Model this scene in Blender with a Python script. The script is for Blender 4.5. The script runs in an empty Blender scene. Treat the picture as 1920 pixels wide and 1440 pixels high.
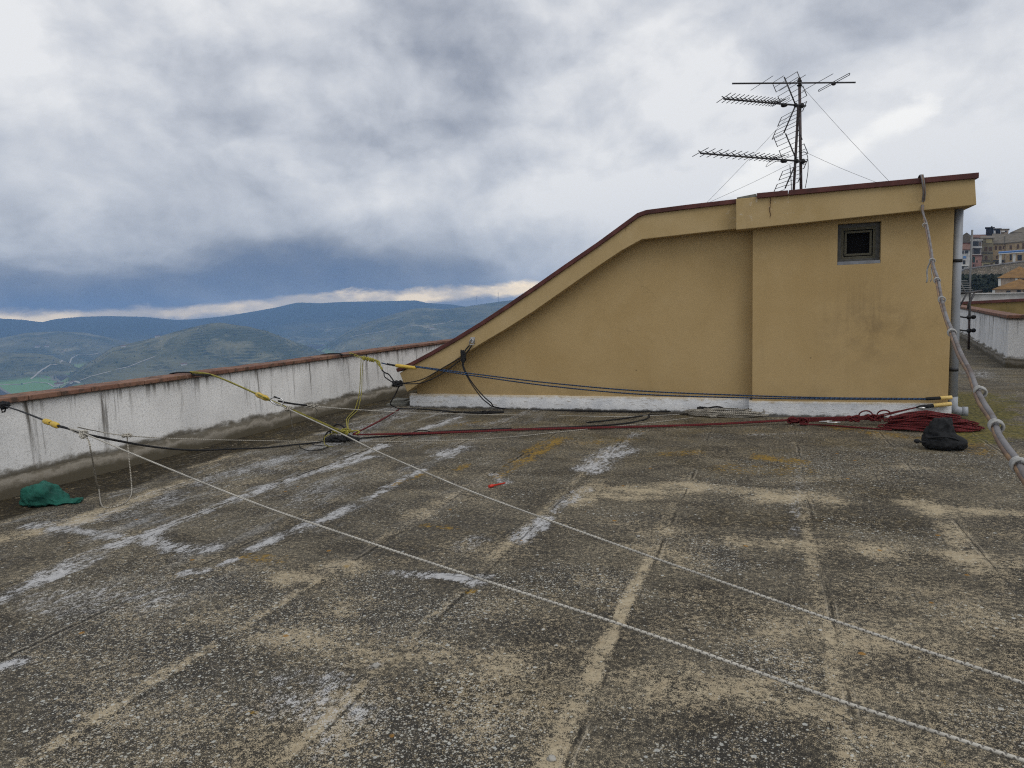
import bpy, bmesh, math, random
import numpy as np
from mathutils import Vector, Matrix, noise as mnoise

random.seed(7)
rng = np.random.default_rng(11)
scene = bpy.context.scene
COL = scene.collection

# ------------------------------------------------------------------ camera model (also used to survey points of the photo)
FPX, PW, PH, CAMH = 1300.0, 1920, 1440, 1.6
ROLL = math.atan(0.035)
PITCH = math.atan((720 - (560 + 0.035 * 480)) * math.cos(ROLL) / FPX)
_cr, _sr, _cp, _sp = math.cos(ROLL), math.sin(ROLL), math.cos(PITCH), math.sin(PITCH)
def cam_axes(yaw):
    Hh = Vector((math.cos(yaw), math.sin(yaw), 0)); Fh = Vector((-math.sin(yaw), math.cos(yaw), 0)); Z = Vector((0, 0, 1))
    F = _cp * Fh - _sp * Z; V = _sp * Fh + _cp * Z
    return _cr * Hh - _sr * V, _sr * Hh + _cr * V, F
def ray(x, y, ax=None):
    R, U, F = ax or AX
    return (x - 960) / FPX * R - (y - 720) / FPX * U + F
_d = ray(1440, 560, cam_axes(0)); YAW = math.atan2(_d.x, _d.y)
AX = cam_axes(YAW)
CAM = Vector((0, 0, CAMH))
def fl(x, y, z=0.0):
    d = ray(x, y); return CAM + d * ((z - CAMH) / d.z)
def vy(x, y, Y):
    d = ray(x, y); return CAM + d * (Y / d.y)
def vx(x, y, X):
    d = ray(x, y); return CAM + d * (X / d.x)
def vpl(x, y, A, B):            # vertical plane through A and B
    n = Vector((B.y - A.y, A.x - B.x, 0)); d = ray(x, y)
    return CAM + d * (n.dot(A - CAM) / n.dot(d))
def at(x, y, dist):
    d = ray(x, y); return CAM + d * (dist / math.hypot(d.x, d.y))

# ------------------------------------------------------------------ node helper
class NT:
    def __init__(s, tree): s.t = tree; s.N = tree.nodes; s.L = tree.links
    def n(s, t, **kw):
        o = s.N.new(t)
        for k, v in kw.items(): setattr(o, k, v)
        return o
    def put(s, sock, v):
        if isinstance(v, bpy.types.NodeSocket): s.L.new(v, sock)
        elif v is not None:
            if isinstance(v, (tuple, list)) and len(v) == 3 and sock.type == 'RGBA': v = (*v, 1)
            sock.default_value = v
    def m(s, op, a, b=None, c=None, clamp=False):
        o = s.n('ShaderNodeMath', operation=op, use_clamp=clamp)
        s.put(o.inputs[0], a)
        if b is not None: s.put(o.inputs[1], b)
        if c is not None: s.put(o.inputs[2], c)
        return o.outputs[0]
    def sm(s, x, e0, e1):        # smoothstep
        o = s.n('ShaderNodeMapRange', interpolation_type='SMOOTHSTEP')
        s.put(o.inputs[0], x); s.put(o.inputs[1], e0); s.put(o.inputs[2], e1)
        return o.outputs[0]
    def noise(s, vec, scale, detail=4, rough=.55, dist=0.0, col=False):
        o = s.n('ShaderNodeTexNoise'); s.put(o.inputs['Vector'], vec)
        o.inputs['Scale'].default_value = scale; o.inputs['Detail'].default_value = detail
        o.inputs['Roughness'].default_value = rough; o.inputs['Distortion'].default_value = dist
        return o.outputs['Color' if col else 'Fac']
    def vor(s, vec, scale, feat='F1', rnd=1.0):
        o = s.n('ShaderNodeTexVoronoi', feature=feat); s.put(o.inputs['Vector'], vec)
        o.inputs['Scale'].default_value = scale; o.inputs['Randomness'].default_value = rnd
        return o.outputs['Distance'], (o.outputs['Color'] if 'Color' in o.outputs else None)
    def scale(s, vec, sc, loc=(0, 0, 0)):
        o = s.n('ShaderNodeMapping'); s.put(o.inputs['Vector'], vec)
        o.inputs['Scale'].default_value = sc; o.inputs['Location'].default_value = loc
        return o.outputs[0]
    def sep(s, v):
        o = s.n('ShaderNodeSeparateXYZ'); s.put(o.inputs[0], v); return o.outputs
    def comb(s, x, y, z=0.0):
        o = s.n('ShaderNodeCombineXYZ')
        for i, v in enumerate((x, y, z)): s.put(o.inputs[i], v)
        return o.outputs[0]
    def mix(s, f, a, b, mode='MIX'):
        o = s.n('ShaderNodeMix', data_type='RGBA', blend_type=mode)
        s.put(o.inputs[0], f); s.put(o.inputs[6], a); s.put(o.inputs[7], b)
        return o.outputs[2]
    def ramp(s, f, stops):
        o = s.n('ShaderNodeValToRGB'); s.put(o.inputs[0], f)
        e = o.color_ramp.elements
        while len(e) < len(stops): e.new(0.5)
        for el, (p, c) in zip(e, stops): el.position = p; el.color = (*c, 1)
        return o.outputs[0]
    def pos(s): return s.n('ShaderNodeNewGeometry').outputs['Position']
    def obj(s): return s.n('ShaderNodeTexCoord').outputs['Object']
    def uv(s): return s.n('ShaderNodeTexCoord').outputs['UV']
    def bump(s, h, strength=.5, dist=.01, normal=None):
        o = s.n('ShaderNodeBump'); o.inputs['Strength'].default_value = strength; o.inputs['Distance'].default_value = dist
        s.put(o.inputs['Height'], h)
        if normal is not None: s.put(o.inputs['Normal'], normal)
        return o.outputs[0]

def new_mat(name):
    m = bpy.data.materials.new(name); m.use_nodes = True
    t = NT(m.node_tree); b = t.N['Principled BSDF']
    b.inputs['Specular IOR Level'].default_value = .3
    return m, t, b
def simple(name, c, rough=.7, metal=0.0, var=.25, scale=30, c2=None, bump=0.0, space='pos'):
    m, t, b = new_mat(name)
    p = t.pos() if space == 'pos' else t.obj()
    n = t.noise(p, scale, 5, .6)
    c2 = c2 or tuple(x * (1 - var) for x in c)
    hi = tuple(min(1, x * (1 + var * .6)) for x in c)
    t.put(b.inputs['Base Color'], t.ramp(n, [(.3, c2), (.55, c), (.75, hi)]))
    b.inputs['Roughness'].default_value = rough; b.inputs['Metallic'].default_value = metal
    if bump: t.put(b.inputs['Normal'], t.bump(n, bump, .01))
    return m
def rope_mat(name, c, fleck, pitch=.03, share=.22, rough=.85, soft=True):
    m, t, b = new_mat(name)
    u = t.sep(t.uv())
    h1 = t.m('FRACT', t.m('ADD', t.m('DIVIDE', u[0], pitch), u[1]))
    h2 = t.m('FRACT', t.m('SUBTRACT', t.m('DIVIDE', u[0], pitch * .5), t.m('MULTIPLY', u[1], 2.0)))
    f = t.m('MULTIPLY', t.m('LESS_THAN', h1, share * 1.7), t.m('LESS_THAN', h2, .6))
    dirt = t.noise(t.pos(), 9, 4, .6)
    base = t.mix(t.sm(dirt, .4, .75), c, tuple(x * .62 for x in c))
    t.put(b.inputs['Base Color'], t.mix(f, base, fleck))
    b.inputs['Roughness'].default_value = rough
    br = t.m('ADD', t.m('SINE', t.m('MULTIPLY', t.m('ADD', t.m('DIVIDE', u[0], .004), t.m('MULTIPLY', u[1], 3.0)), 6.283)), 0.0)
    t.put(b.inputs['Normal'], t.bump(br, .35, .001))
    return m

# ------------------------------------------------------------------ mesh builder
class MB:
    def __init__(s): s.v = []; s.f = []; s.uv = []; s.sm = []
    def face(s, idx, uv=None, smooth=False):
        s.f.append(tuple(idx)); s.uv.append(uv); s.sm.append(smooth)
    def add(s, verts, faces, smooth=False):
        o = len(s.v); s.v += [tuple(v) for v in verts]
        for f in faces: s.face([o + i for i in f], None, smooth)
        return s
    def hexa(s, p):   # 8 points: bottom 4 ccw, top 4 ccw
        return s.add(p, [(3, 2, 1, 0), (4, 5, 6, 7), (0, 1, 5, 4), (1, 2, 6, 5), (2, 3, 7, 6), (3, 0, 4, 7)])
    def box(s, x0, x1, y0, y1, z0, z1):
        return s.hexa([(x0, y0, z0), (x1, y0, z0), (x1, y1, z0), (x0, y1, z0), (x0, y0, z1), (x1, y0, z1), (x1, y1, z1), (x0, y1, z1)])
    def obox(s, c, d, l, w, h):   # box centred at c, length l along unit xy direction d, width w across, from z=c.z to c.z+h
        d = Vector((d[0], d[1], 0)).normalized(); e = Vector((-d.y, d.x, 0)); c = Vector(c)
        q = [c - d * l / 2 - e * w / 2, c + d * l / 2 - e * w / 2, c + d * l / 2 + e * w / 2, c - d * l / 2 + e * w / 2]
        return s.hexa(q + [p + Vector((0, 0, h)) for p in q])
    def prism(s, poly, y0, y1):   # polygon in x,z ccw seen from -Y
        n = len(poly)
        v = [(x, y0, z) for x, z in poly] + [(x, y1, z) for x, z in poly]
        fs = [tuple(range(n)), tuple(range(2 * n - 1, n - 1, -1))]
        fs += [(i, i + n, (i + 1) % n + n, (i + 1) % n) for i in range(n)]
        return s.add(v, fs)
    def strip(s, top, bot, y0, y1):   # band between two polylines of equal length in x,z
        n = len(top); v = []
        for (a, b) in zip(bot, top): v += [(a[0], y0, a[1]), (b[0], y0, b[1]), (b[0], y1, b[1]), (a[0], y1, a[1])]
        fs = []
        for i in range(n - 1):
            a, b = 4 * i, 4 * i + 4
            for k in range(4): fs.append((a + k, b + k, b + (k + 1) % 4, a + (k + 1) % 4)[::-1])
        fs += [(0, 1, 2, 3)[::-1], tuple(4 * (n - 1) + k for k in range(4))]
        return s.add(v, fs)
    def tube(s, pts, r, n=8, closed=False, flat=1.0, cap=True):
        pts = [Vector(p) for p in pts]
        if len(pts) < 2: return s
        N = len(pts); rr = r if isinstance(r, (list, tuple)) else [r] * N
        o = len(s.v); L = 0.0; Ls = []
        up = Vector((0, 0, 1)); prev = None
        for i, p in enumerate(pts):
            if closed: t = pts[(i + 1) % N] - pts[i - 1]
            else: t = pts[min(i + 1, N - 1)] - pts[max(i - 1, 0)]
            if t.length < 1e-9: t = Vector((1, 0, 0))
            t.normalize()
            if prev is None:
                a = up if abs(t.z) < .95 else Vector((1, 0, 0))
                nx = (a - t * a.dot(t)).normalized()
            else:
                nx = prev - t * prev.dot(t)
                nx = nx.normalized() if nx.length > 1e-6 else prev
            prev = nx; ny = t.cross(nx)
            if i: L += (p - pts[i - 1]).length
            Ls.append(L)
            for k in range(n):
                a = 2 * math.pi * k / n
                s.v.append(tuple(p + (nx * math.cos(a) * flat + ny * math.sin(a)) * rr[i]))
        for i in range(N if closed else N - 1):
            j = (i + 1) % N; l1 = Ls[j] if j else L + .01
            for k in range(n):
                k2 = (k + 1) % n
                s.face((o + i * n + k, o + i * n + k2, o + j * n + k2, o + j * n + k),
                       ((Ls[i], k / n), (Ls[i], (k + 1) / n), (l1, (k + 1) / n), (l1, k / n)), True)
        if cap and not closed:
            s.face([o + k for k in range(n)][::-1]); s.face([o + (N - 1) * n + k for k in range(n)])
        return s
    def build(s, name, mat, parent=None, bevel=0.0):
        root = parent
        while root is not None and root.parent is not None: root = root.parent
        off = np.array(root.location) if root is not None else np.zeros(3)
        me = bpy.data.meshes.new(name)
        v = np.array(s.v, dtype=float) - off
        me.from_pydata([tuple(x) for x in v], [], s.f)
        me.polygons.foreach_set('use_smooth', s.sm)
        if any(u is not None for u in s.uv):
            lay = me.uv_layers.new(name='UVMap'); i = 0
            for f, u in zip(s.f, s.uv):
                for k in range(len(f)):
                    if u is not None: lay.data[i].uv = u[k]
                    i += 1
        me.materials.append(mat); me.update()
        o = bpy.data.objects.new(name, me); COL.objects.link(o)
        if parent is not None: o.parent = parent
        if bevel:
            b = o.modifiers.new('bevel', 'BEVEL'); b.width = bevel; b.segments = 2; b.limit_method = 'ANGLE'
        return o
def tag(o, label=None, cat=None, group=None, kind=None):
    if label: o['label'] = label
    if cat: o['category'] = cat
    if group: o['group'] = group
    if kind: o['kind'] = kind
    return o
def thing(name, label, cat, loc, group=None):
    o = bpy.data.objects.new(name, None); o.location = loc; o.empty_display_size = .1; COL.objects.link(o)
    return tag(o, label, cat, group)
def spline(pts, step=.03, tens=.5):
    pts = [Vector(p) for p in pts]
    if len(pts) == 2:
        n = max(2, int((pts[1] - pts[0]).length / step)); return [pts[0].lerp(pts[1], i / n) for i in range(n + 1)]
    out = []
    for i in range(len(pts) - 1):
        p0 = pts[max(i - 1, 0)]; p1 = pts[i]; p2 = pts[i + 1]; p3 = pts[min(i + 2, len(pts) - 1)]
        n = max(2, int((p2 - p1).length / step))
        for k in range(n):
            t = k / n
            out.append(.5 * ((2 * p1) + (p2 - p0) * t + (2 * p0 - 5 * p1 + 4 * p2 - p3) * t * t + (3 * p1 - p0 - 3 * p2 + p3) * t ** 3))
    out.append(pts[-1]); return out
def tangle(c, sx, sy, sz, r, turns=6, seed=0, zmin=None):
    rd = random.Random(seed); pts = []
    ph = [rd.uniform(0, 6.28) for _ in range(6)]
    n = turns * 16
    for i in range(n):
        t = i / n * turns * 2 * math.pi
        R = .75 + .25 * math.sin(t * 1.37 + ph[0])
        p = Vector((c[0] + sx * R * math.cos(t + .3 * math.sin(t * .63 + ph[1])), c[1] + sy * R * math.sin(t * 1.0 + ph[2] * .1),
                    c[2] + sz * math.sin(t * .47 + ph[3]) * math.cos(t * 1.71 + ph[4])))
        if zmin is not None: p.z = max(p.z, zmin + abs(.01 * math.sin(t)))
        pts.append(p)
    return pts
def blob(mb, c, r, seed=0, n=12, m=9, amp=.25, zmin=None, freq=1.6):
    o = len(mb.v)
    for j in range(m + 1):
        th = math.pi * j / m
        for i in range(n):
            ph = 2 * math.pi * i / n
            d = Vector((math.sin(th) * math.cos(ph), math.sin(th) * math.sin(ph), math.cos(th)))
            k = 1 + amp * mnoise.noise(d * freq + Vector((seed * 3.1, seed * 1.7, seed)))
            z = c[2] + d.z * r[2] * k
            if zmin is not None: z = max(z, zmin)
            mb.v.append((c[0] + d.x * r[0] * k, c[1] + d.y * r[1] * k, z))
    for j in range(m):
        for i in range(n):
            mb.face((o + j * n + i, o + (j + 1) * n + i, o + (j + 1) * n + (i + 1) % n, o + j * n + (i + 1) % n), None, True)
    return mb

# ------------------------------------------------------------------ numpy fbm
_perm = rng.random((256, 256))
def vnoise(x, y):
    xi = np.floor(x).astype(int); yi = np.floor(y).astype(int); fx = x - xi; fy = y - yi
    fx = fx * fx * (3 - 2 * fx); fy = fy * fy * (3 - 2 * fy)
    g = lambda a, b: _perm[a % 256, b % 256]
    return (g(xi, yi) * (1 - fx) + g(xi + 1, yi) * fx) * (1 - fy) + (g(xi, yi + 1) * (1 - fx) + g(xi + 1, yi + 1) * fx) * fy
def fbm(x, y, o=5):
    s = 0; a = .5; t = 0
    for i in range(o):
        s = s + a * vnoise(x * 2 ** i + 17.3 * i, y * 2 ** i + 5.1 * i); t += a; a *= .5
    return s / t

# ================================================================== MATERIALS
M = {}
def stucco(name, base, dark, light, streak=.0):
    m, t, b = new_mat(name)
    p = t.pos(); x = t.sep(p)
    big = t.noise(p, .9, 5, .6, .4); mid = t.noise(p, 4, 6, .65); fine = t.noise(p, 160, 3, .6)
    c = t.mix(t.sm(big, .35, .68), base, dark)
    c = t.mix(t.m('MULTIPLY', t.sm(mid, .5, .8), .35), c, light)
    st = t.noise(t.scale(p, (5, 5, .35)), 1.5, 5, .6)
    c = t.mix(t.m('MULTIPLY', t.sm(st, .56, .75), .12), c, tuple(v * .6 for v in dark))
    c = t.mix(t.m('MULTIPLY', t.sm(fine, .45, .75), .12), c, tuple(v * .6 for v in base))
    # scuffs and small holes
    sc = t.noise(t.scale(p, (2.2, 2.2, 9)), 3, 4, .7, 1.2)
    c = t.mix(t.m('MULTIPLY', t.sm(sc, .66, .74), .22), c, tuple(v * .5 for v in base))
    t.put(b.inputs['Base Color'], c); b.inputs['Roughness'].default_value = .92
    # hairline cracks, only here and there
    wp = t.n('ShaderNodeVectorMath', operation='ADD'); t.put(wp.inputs[0], p); nz = t.n('ShaderNodeVectorMath', operation='SCALE'); t.put(nz.inputs[0], t.noise(p, 5, 4, .6, 0, True)); nz.inputs['Scale'].default_value = .3; t.put(wp.inputs[1], nz.outputs[0])
    ce, _ = t.vor(wp.outputs[0], 1.1, 'DISTANCE_TO_EDGE')
    c = t.mix(t.m('MULTIPLY', t.m('MULTIPLY', t.sm(ce, .006, .002), t.sm(t.noise(p, .8, 3, .5), .58, .66)), .25), c, tuple(v * .35 for v in base))
    t.put(b.inputs['Base Color'], c)
    h = t.m('ADD', fine, t.m('MULTIPLY', mid, 2.0))
    t.put(b.inputs['Normal'], t.bump(h, .25, .006))
    return m, t, b, c, x, p
OCH = (.42, .305, .15); OCHD = (.375, .265, .122); OCHL = (.44, .335, .185)
M['stucco'], t, b, c, x, p = stucco('ochre_stucco', OCH, OCHD, OCHL)
# runs of dirt under the window and damp low down
winx = t.m('MULTIPLY', t.sm(x[0], .78, .95), t.sm(x[0], 1.5, 1.3))
runs = t.noise(t.scale(p, (14, 1, .5)), 1.2, 4, .6)
wm = t.m('MULTIPLY', t.m('MULTIPLY', winx, t.sm(x[2], 2.02, 1.7)), t.m('MULTIPLY', t.sm(x[2], .7, 1.5), t.sm(runs, .42, .62)))
c = t.mix(t.m('MULTIPLY', wm, .22), c, (.2, .14, .075))
sx_ = t.m('DIVIDE', t.m('SUBTRACT', x[0], 1.25), .55); sz_ = t.m('DIVIDE', t.m('SUBTRACT', x[2], 1.15), .42)
smd = t.m('MULTIPLY', t.m('EXPONENT', t.m('MULTIPLY', t.m('ADD', t.m('MULTIPLY', sx_, sx_), t.m('MULTIPLY', sz_, sz_)), -1.0)), t.sm(t.noise(p, 3.5, 6, .7, .5), .36, .66))
c = t.mix(t.m('MULTIPLY', smd, .5), c, (.17, .12, .065))
damp = t.m('MULTIPLY', t.sm(x[2], .55, .2), t.sm(t.noise(p, 2.5, 5, .6), .4, .65))
c = t.mix(t.m('MULTIPLY', damp, .45), c, (.27, .2, .1))
sp = t.vor(p, 5.5); spm = t.m('LESS_THAN', sp[0], t.m('MULTIPLY', t.sm(t.sep(sp[1])[0], .9, 1.0), .1))
c = t.mix(t.m('MULTIPLY', spm, .7), c, (.12, .09, .05))
t.put(b.inputs['Base Color'], c)
M['fascia'], t, b, c, x, p = stucco('ochre_fascia', (.425, .318, .165), (.37, .268, .125), (.46, .36, .21))
# rusty cracks and flaking below the coping
for xc, z0, z1, w in ((.02, 2.62, 2.96, .008), (1.76, 2.66, 2.98, .012), (.45, 2.9, 2.97, .02), (-1.9, 2.6, 2.85, .006)):
    wob = t.m('MULTIPLY', t.m('SUBTRACT', t.noise(p, 14, 3, .6), .5), .06)
    d = t.m('ABSOLUTE', t.m('SUBTRACT', t.m('ADD', x[0], wob), xc))
    mk = t.m('MULTIPLY', t.sm(d, w, w * .4), t.m('MULTIPLY', t.sm(x[2], z0, z0 + .06), t.sm(x[2], z1 + .05, z1)))
    halo = t.m('MULTIPLY', t.sm(d, w * 6, 0), t.m('MULTIPLY', t.sm(x[2], z0 - .05, z0 + .15), t.sm(x[2], z1 + .05, z1)))
    c = t.mix(t.m('MULTIPLY', halo, .35), c, (.22, .12, .05))
    c = t.mix(t.m('MULTIPLY', mk, .9), c, (.045, .025, .015))
dr = t.m('MULTIPLY', t.sm(t.noise(t.scale(p, (1, 1, .12)), 6, 5, .7), .56, .72), t.sm(t.noise(p, 1.7, 3, .5), .42, .6))
c = t.mix(t.m('MULTIPLY', dr, .3), c, (.2, .13, .065))
fk = t.noise(p, 11, 5, .7)
fk = t.m('MULTIPLY', t.sm(fk, .6, .66), t.sm(t.noise(p, 1.3, 2, .5), .5, .62))
c = t.mix(t.m('MULTIPLY', fk, .5), c, (.55, .5, .42))
t.put(b.inputs['Base Color'], c)

m, t, b = new_mat('maroon_metal_coping'); M['coping_red'] = m
p = t.pos(); n = t.noise(p, 6, 5, .6)
t.put(b.inputs['Base Color'], t.ramp(n, [(.3, (.05, .017, .014)), (.55, (.085, .026, .022)), (.8, (.13, .05, .04))])); b.inputs['Roughness'].default_value = .6

def whitewash(name, zt, lo=(.5, .51, .52), streaks=True, axis=1, zb=.0):
    m, t, b = new_mat(name); p = t.pos(); x = t.sep(p)
    big = t.noise(p, 1.2, 5, .6); grain = t.noise(p, 120, 3, .7); g2 = t.noise(p, 45, 4, .7)
    c = t.mix(t.sm(big, .35, .7), lo, tuple(v * .82 for v in lo))
    c = t.mix(t.m('MULTIPLY', t.sm(t.m('ADD', t.m('MULTIPLY', grain, .5), t.m('MULTIPLY', g2, .5)), .5, .62), .5), c, (.24, .23, .21))
    # runs that start under the coping
    s1 = t.noise(t.scale(p, (1, 1, .07)), 5.5, 6, .72, .3); s2 = t.noise(t.scale(p, (1, 1, .1)), 11, 4, .65)
    ln = t.m('SUBTRACT', zt, x[2])
    k1 = t.m('MULTIPLY', t.sm(s1, .53, .70), t.sm(ln, 1.15, .0)); k2 = t.m('MULTIPLY', t.sm(s2, .50, .64), t.sm(ln, .2, .0))
    sk = t.m('MAXIMUM', t.m('MULTIPLY', k1, 1.0), t.m('MULTIPLY', k2, .8))
    c = t.mix(sk, c, (.075, .065, .05))
    c = t.mix(t.m('MULTIPLY', t.sm(ln, .035, .0), .75), c, (.06, .05, .035))  # even dark line along the top edge of the wall
    # dirt rising from the floor
    md = t.noise(t.scale(p, (1, .5, 1)), 7, 7, .72); lo_ = t.noise(p, 1.6, 4, .6)
    dn = t.m('ADD', t.m('SUBTRACT', x[2], zb), t.m('ADD', t.m('MULTIPLY', t.m('SUBTRACT', md, .5), .2), t.m('MULTIPLY', t.m('SUBTRACT', lo_, .5), .16)))
    c = t.mix(t.m('MULTIPLY', t.sm(dn, .27, .15), .85), c, (.155, .13, .09))
    c = t.mix(t.m('MULTIPLY', t.sm(dn, .15, .05), .9), c, (.06, .05, .03))
    c = t.mix(t.m('MULTIPLY', t.m('MULTIPLY', t.sm(dn, .13, .17), t.sm(dn, .25, .19)), .75), c, (.06, .05, .03))
    t.put(b.inputs['Base Color'], c); b.inputs['Roughness'].default_value = .9
    t.put(b.inputs['Normal'], t.bump(t.m('ADD', grain, t.m('MULTIPLY', g2, 1.5)), .4, .006))
    return m
M['white_wall'] = whitewash('stained_white_render', .875, (.80, .80, .79))
M['white_wall_far'] = whitewash('white_render', 1.0, (.72, .73, .74))
m, t, b = new_mat('terracotta_coping'); M['terracotta'] = m
p = t.pos(); rnd = t.n('ShaderNodeNewGeometry').outputs['Random Per Island']
n = t.noise(p, 8, 6, .7); n2 = t.noise(p, 30, 4, .7); n3 = t.noise(t.scale(p, (1, 1, 1), (3, 1, 7)), 5, 5, .7)
c = t.mix(rnd, (.15, .07, .048), (.21, .115, .08))
c = t.mix(t.m('MULTIPLY', t.sm(n, .45, .64), .85), c, (.05, .037, .028))
c = t.mix(t.m('MULTIPLY', t.sm(n3, .58, .7), .6), c, (.26, .14, .03))
c = t.mix(t.m('MULTIPLY', t.sm(n2, .57, .7), .45), c, (.36, .29, .24))
t.put(b.inputs['Base Color'], c); b.inputs['Roughness'].default_value = .9; t.put(b.inputs['Normal'], t.bump(n2, .4, .006))

m, t, b = new_mat('plinth_white_paint'); M['plinth'] = m
p = t.pos(); x = t.sep(p); n = t.noise(p, 3, 6, .65); n2 = t.noise(t.scale(p, (1, 1, 4)), 9, 5, .7)
c = t.ramp(n, [(.3, (.46, .48, .51)), (.55, (.64, .65, .66)), (.8, (.70, .70, .69))])
c = t.mix(t.m('MULTIPLY', t.sm(n2, .56, .68), .7), c, (.24, .21, .16))
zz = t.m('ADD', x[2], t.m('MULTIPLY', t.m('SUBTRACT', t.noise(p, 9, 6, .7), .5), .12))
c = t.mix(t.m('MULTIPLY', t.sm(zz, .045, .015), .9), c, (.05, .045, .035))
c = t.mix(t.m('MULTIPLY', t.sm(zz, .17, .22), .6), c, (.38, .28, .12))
t.put(b.inputs['Base Color'], c); b.inputs['Roughness'].default_value = .75; t.put(b.inputs['Normal'], t.bump(t.m('ADD', n, n2), .6, .015))

M['pipe'] = simple('grey_plastic_pipe', (.27, .29, .32), .45, var=.2, scale=3)
M['black_plastic'] = simple('black_plastic', (.012, .012, .013), .55)
M['steel_dark'] = simple('weathered_steel', (.075, .06, .062), .6, .3, .4, 25, c2=(.045, .03, .025))
M['alu'] = simple('grey_aluminium', (.06, .06, .065), .5, .4, .3, 40)
M['black_fabric'] = simple('black_nylon', (.010, .011, .013), .8, var=.4, scale=60, bump=.4)
M['chrome'] = simple('bright_steel', (.5, .5, .5), .3, .9, .1, 50)
M['rope_white'] = rope_mat('white_kernmantle', (.47, .45, .40), (.15, .14, .125), .024, .24)
M['rope_grey'] = rope_mat('grey_flecked_rope', (.45, .42, .36), (.06, .055, .045), .026, .34)
M['rope_black'] = rope_mat('black_rope', (.012, .012, .013), (.03, .03, .032), .03, .2)
M['rope_red'] = rope_mat('dark_red_rope', (.125, .014, .016), (.035, .008, .008), .03, .28)
M['rope_blue'] = rope_mat('blue_rope', (.035, .07, .14), (.01, .012, .02), .06, .38)
M['rope_yellow'] = rope_mat('yellow_cord', (.33, .29, .055), (.11, .11, .02), .03, .25)
M['sleeve'] = simple('yellow_rope_guard', (.52, .36, .06), .6, var=.25, scale=35)
M['sleeve_pale'] = simple('pale_yellow_guard', (.62, .45, .16), .6, var=.25, scale=35)
M['cable'] = simple('grey_cable_sheath', (.15, .145, .15), .6, var=.45, scale=5, c2=(.07, .042, .028))
M['cable_brown'] = simple('brown_cable_sheath', (.115, .075, .055), .6, var=.5, scale=14, c2=(.25, .15, .07))
M['cord_white'] = simple('pale_lashing_cord', (.33, .33, .32), .8, var=.3, scale=60)
M['red_plastic'] = simple('red_plastic_tube', (.5, .035, .02), .45)
M['stone'] = simple('loose_stone', (.34, .33, .3), .9, var=.35, scale=40, bump=.6)
M['slate'] = simple('grey_stone_flake', (.17, .17, .15), .9, var=.4, scale=14, bump=.6)
m, t, b = new_mat('green_netting'); M['net'] = m
p = t.obj(); n = t.noise(p, 7, 5, .6); w = t.vor(p, 160, 'DISTANCE_TO_EDGE')
c = t.ramp(n, [(.3, (.006, .06, .045)), (.6, (.013, .115, .085)), (.8, (.03, .17, .13))])
t.put(b.inputs['Base Color'], c); b.inputs['Roughness'].default_value = .7
t.put(b.inputs['Normal'], t.bump(t.m('ADD', t.noise(p, 24, 4, .6), t.m('MULTIPLY', w[0], 2)), .5, .012))

# ================================================================== TERRACE FLOOR
SEAMS = [-6.28, -5.36, -4.40, -3.455, -2.51, -1.60, -.655, .31, 1.235, 2.18, 3.1]
def grid_axis(fine0, fine1, step, lo, hi, extra=()):
    a = list(np.arange(fine0, fine1 + 1e-6, step)); v = fine0; s = step
    left = []
    while v > lo: s *= 1.35; v -= s; left.append(max(v, lo))
    v = fine1; s = step; right = []
    while v < hi: s *= 1.35; v += s; right.append(min(v, hi))
    a = left[::-1] + a + right
    for e in extra:
        a = [q for q in a if abs(q - e) > step * .35] + [e - .0015, e + .0035]
    return np.array(sorted(a))
gx = grid_axis(-7.0, 3.3, .026, -7.0, 14, SEAMS); gy = grid_axis(.4, 10.4, .028, -9, 40)
X, Y = np.meshgrid(gx, gy)
Zf = (fbm(X * .7, Y * .7, 3) - .5) * .014 + (fbm(X * 6, Y * 6, 2) - .5) * .003
for s in SEAMS:
    amp = .007 * np.clip((fbm(Y * .6 + s * 7, Y * 0 + s, 3) - .25) * 2.2, .25, 1)
    d = s - X
    Zf += amp * np.where((d >= 0) & (d < .11), 1 - np.clip((d - .06) / .05, 0, 1), 0)
def segd(pts):
    D = np.full(X.shape, 1e9)
    for a, b in zip(pts[:-1], pts[1:]):
        ax, ay = a; dx, dy = b[0] - ax, b[1] - ay; q = dx * dx + dy * dy + 1e-9
        tt = np.clip(((X - ax) * dx + (Y - ay) * dy) / q, 0, 1)
        D = np.minimum(D, np.hypot(X - ax - tt * dx, Y - ay - tt * dy))
    return D
wx = (fbm(X * 4, Y * 4, 4) - .5); wx2 = fbm(X * 14, Y * 14, 3) - .5
MASK = {k: np.zeros(X.shape) for k in ('white', 'tan', 'orange', 'moss', 'dark', 'lichen', 'chalk', 'gut')}
def stroke(k, px, w, s=1.0, soft=1.0):
    pts = [(fl(*q).x, fl(*q).y) for q in px]
    if len(pts) == 1: pts = pts * 2
    d = segd(pts) + wx * w * 1.3 + wx2 * .05
    w = w * (1.4 if k in ('tan', 'orange', 'dark', 'lichen', 'moss') else 1.3)
    w = w * (1.1 if k == 'white' else 1); q = np.clip(1 - d / w, 0, 1); MASK[k] = np.maximum(MASK[k], s * q * (2 - q) * soft)
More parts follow.
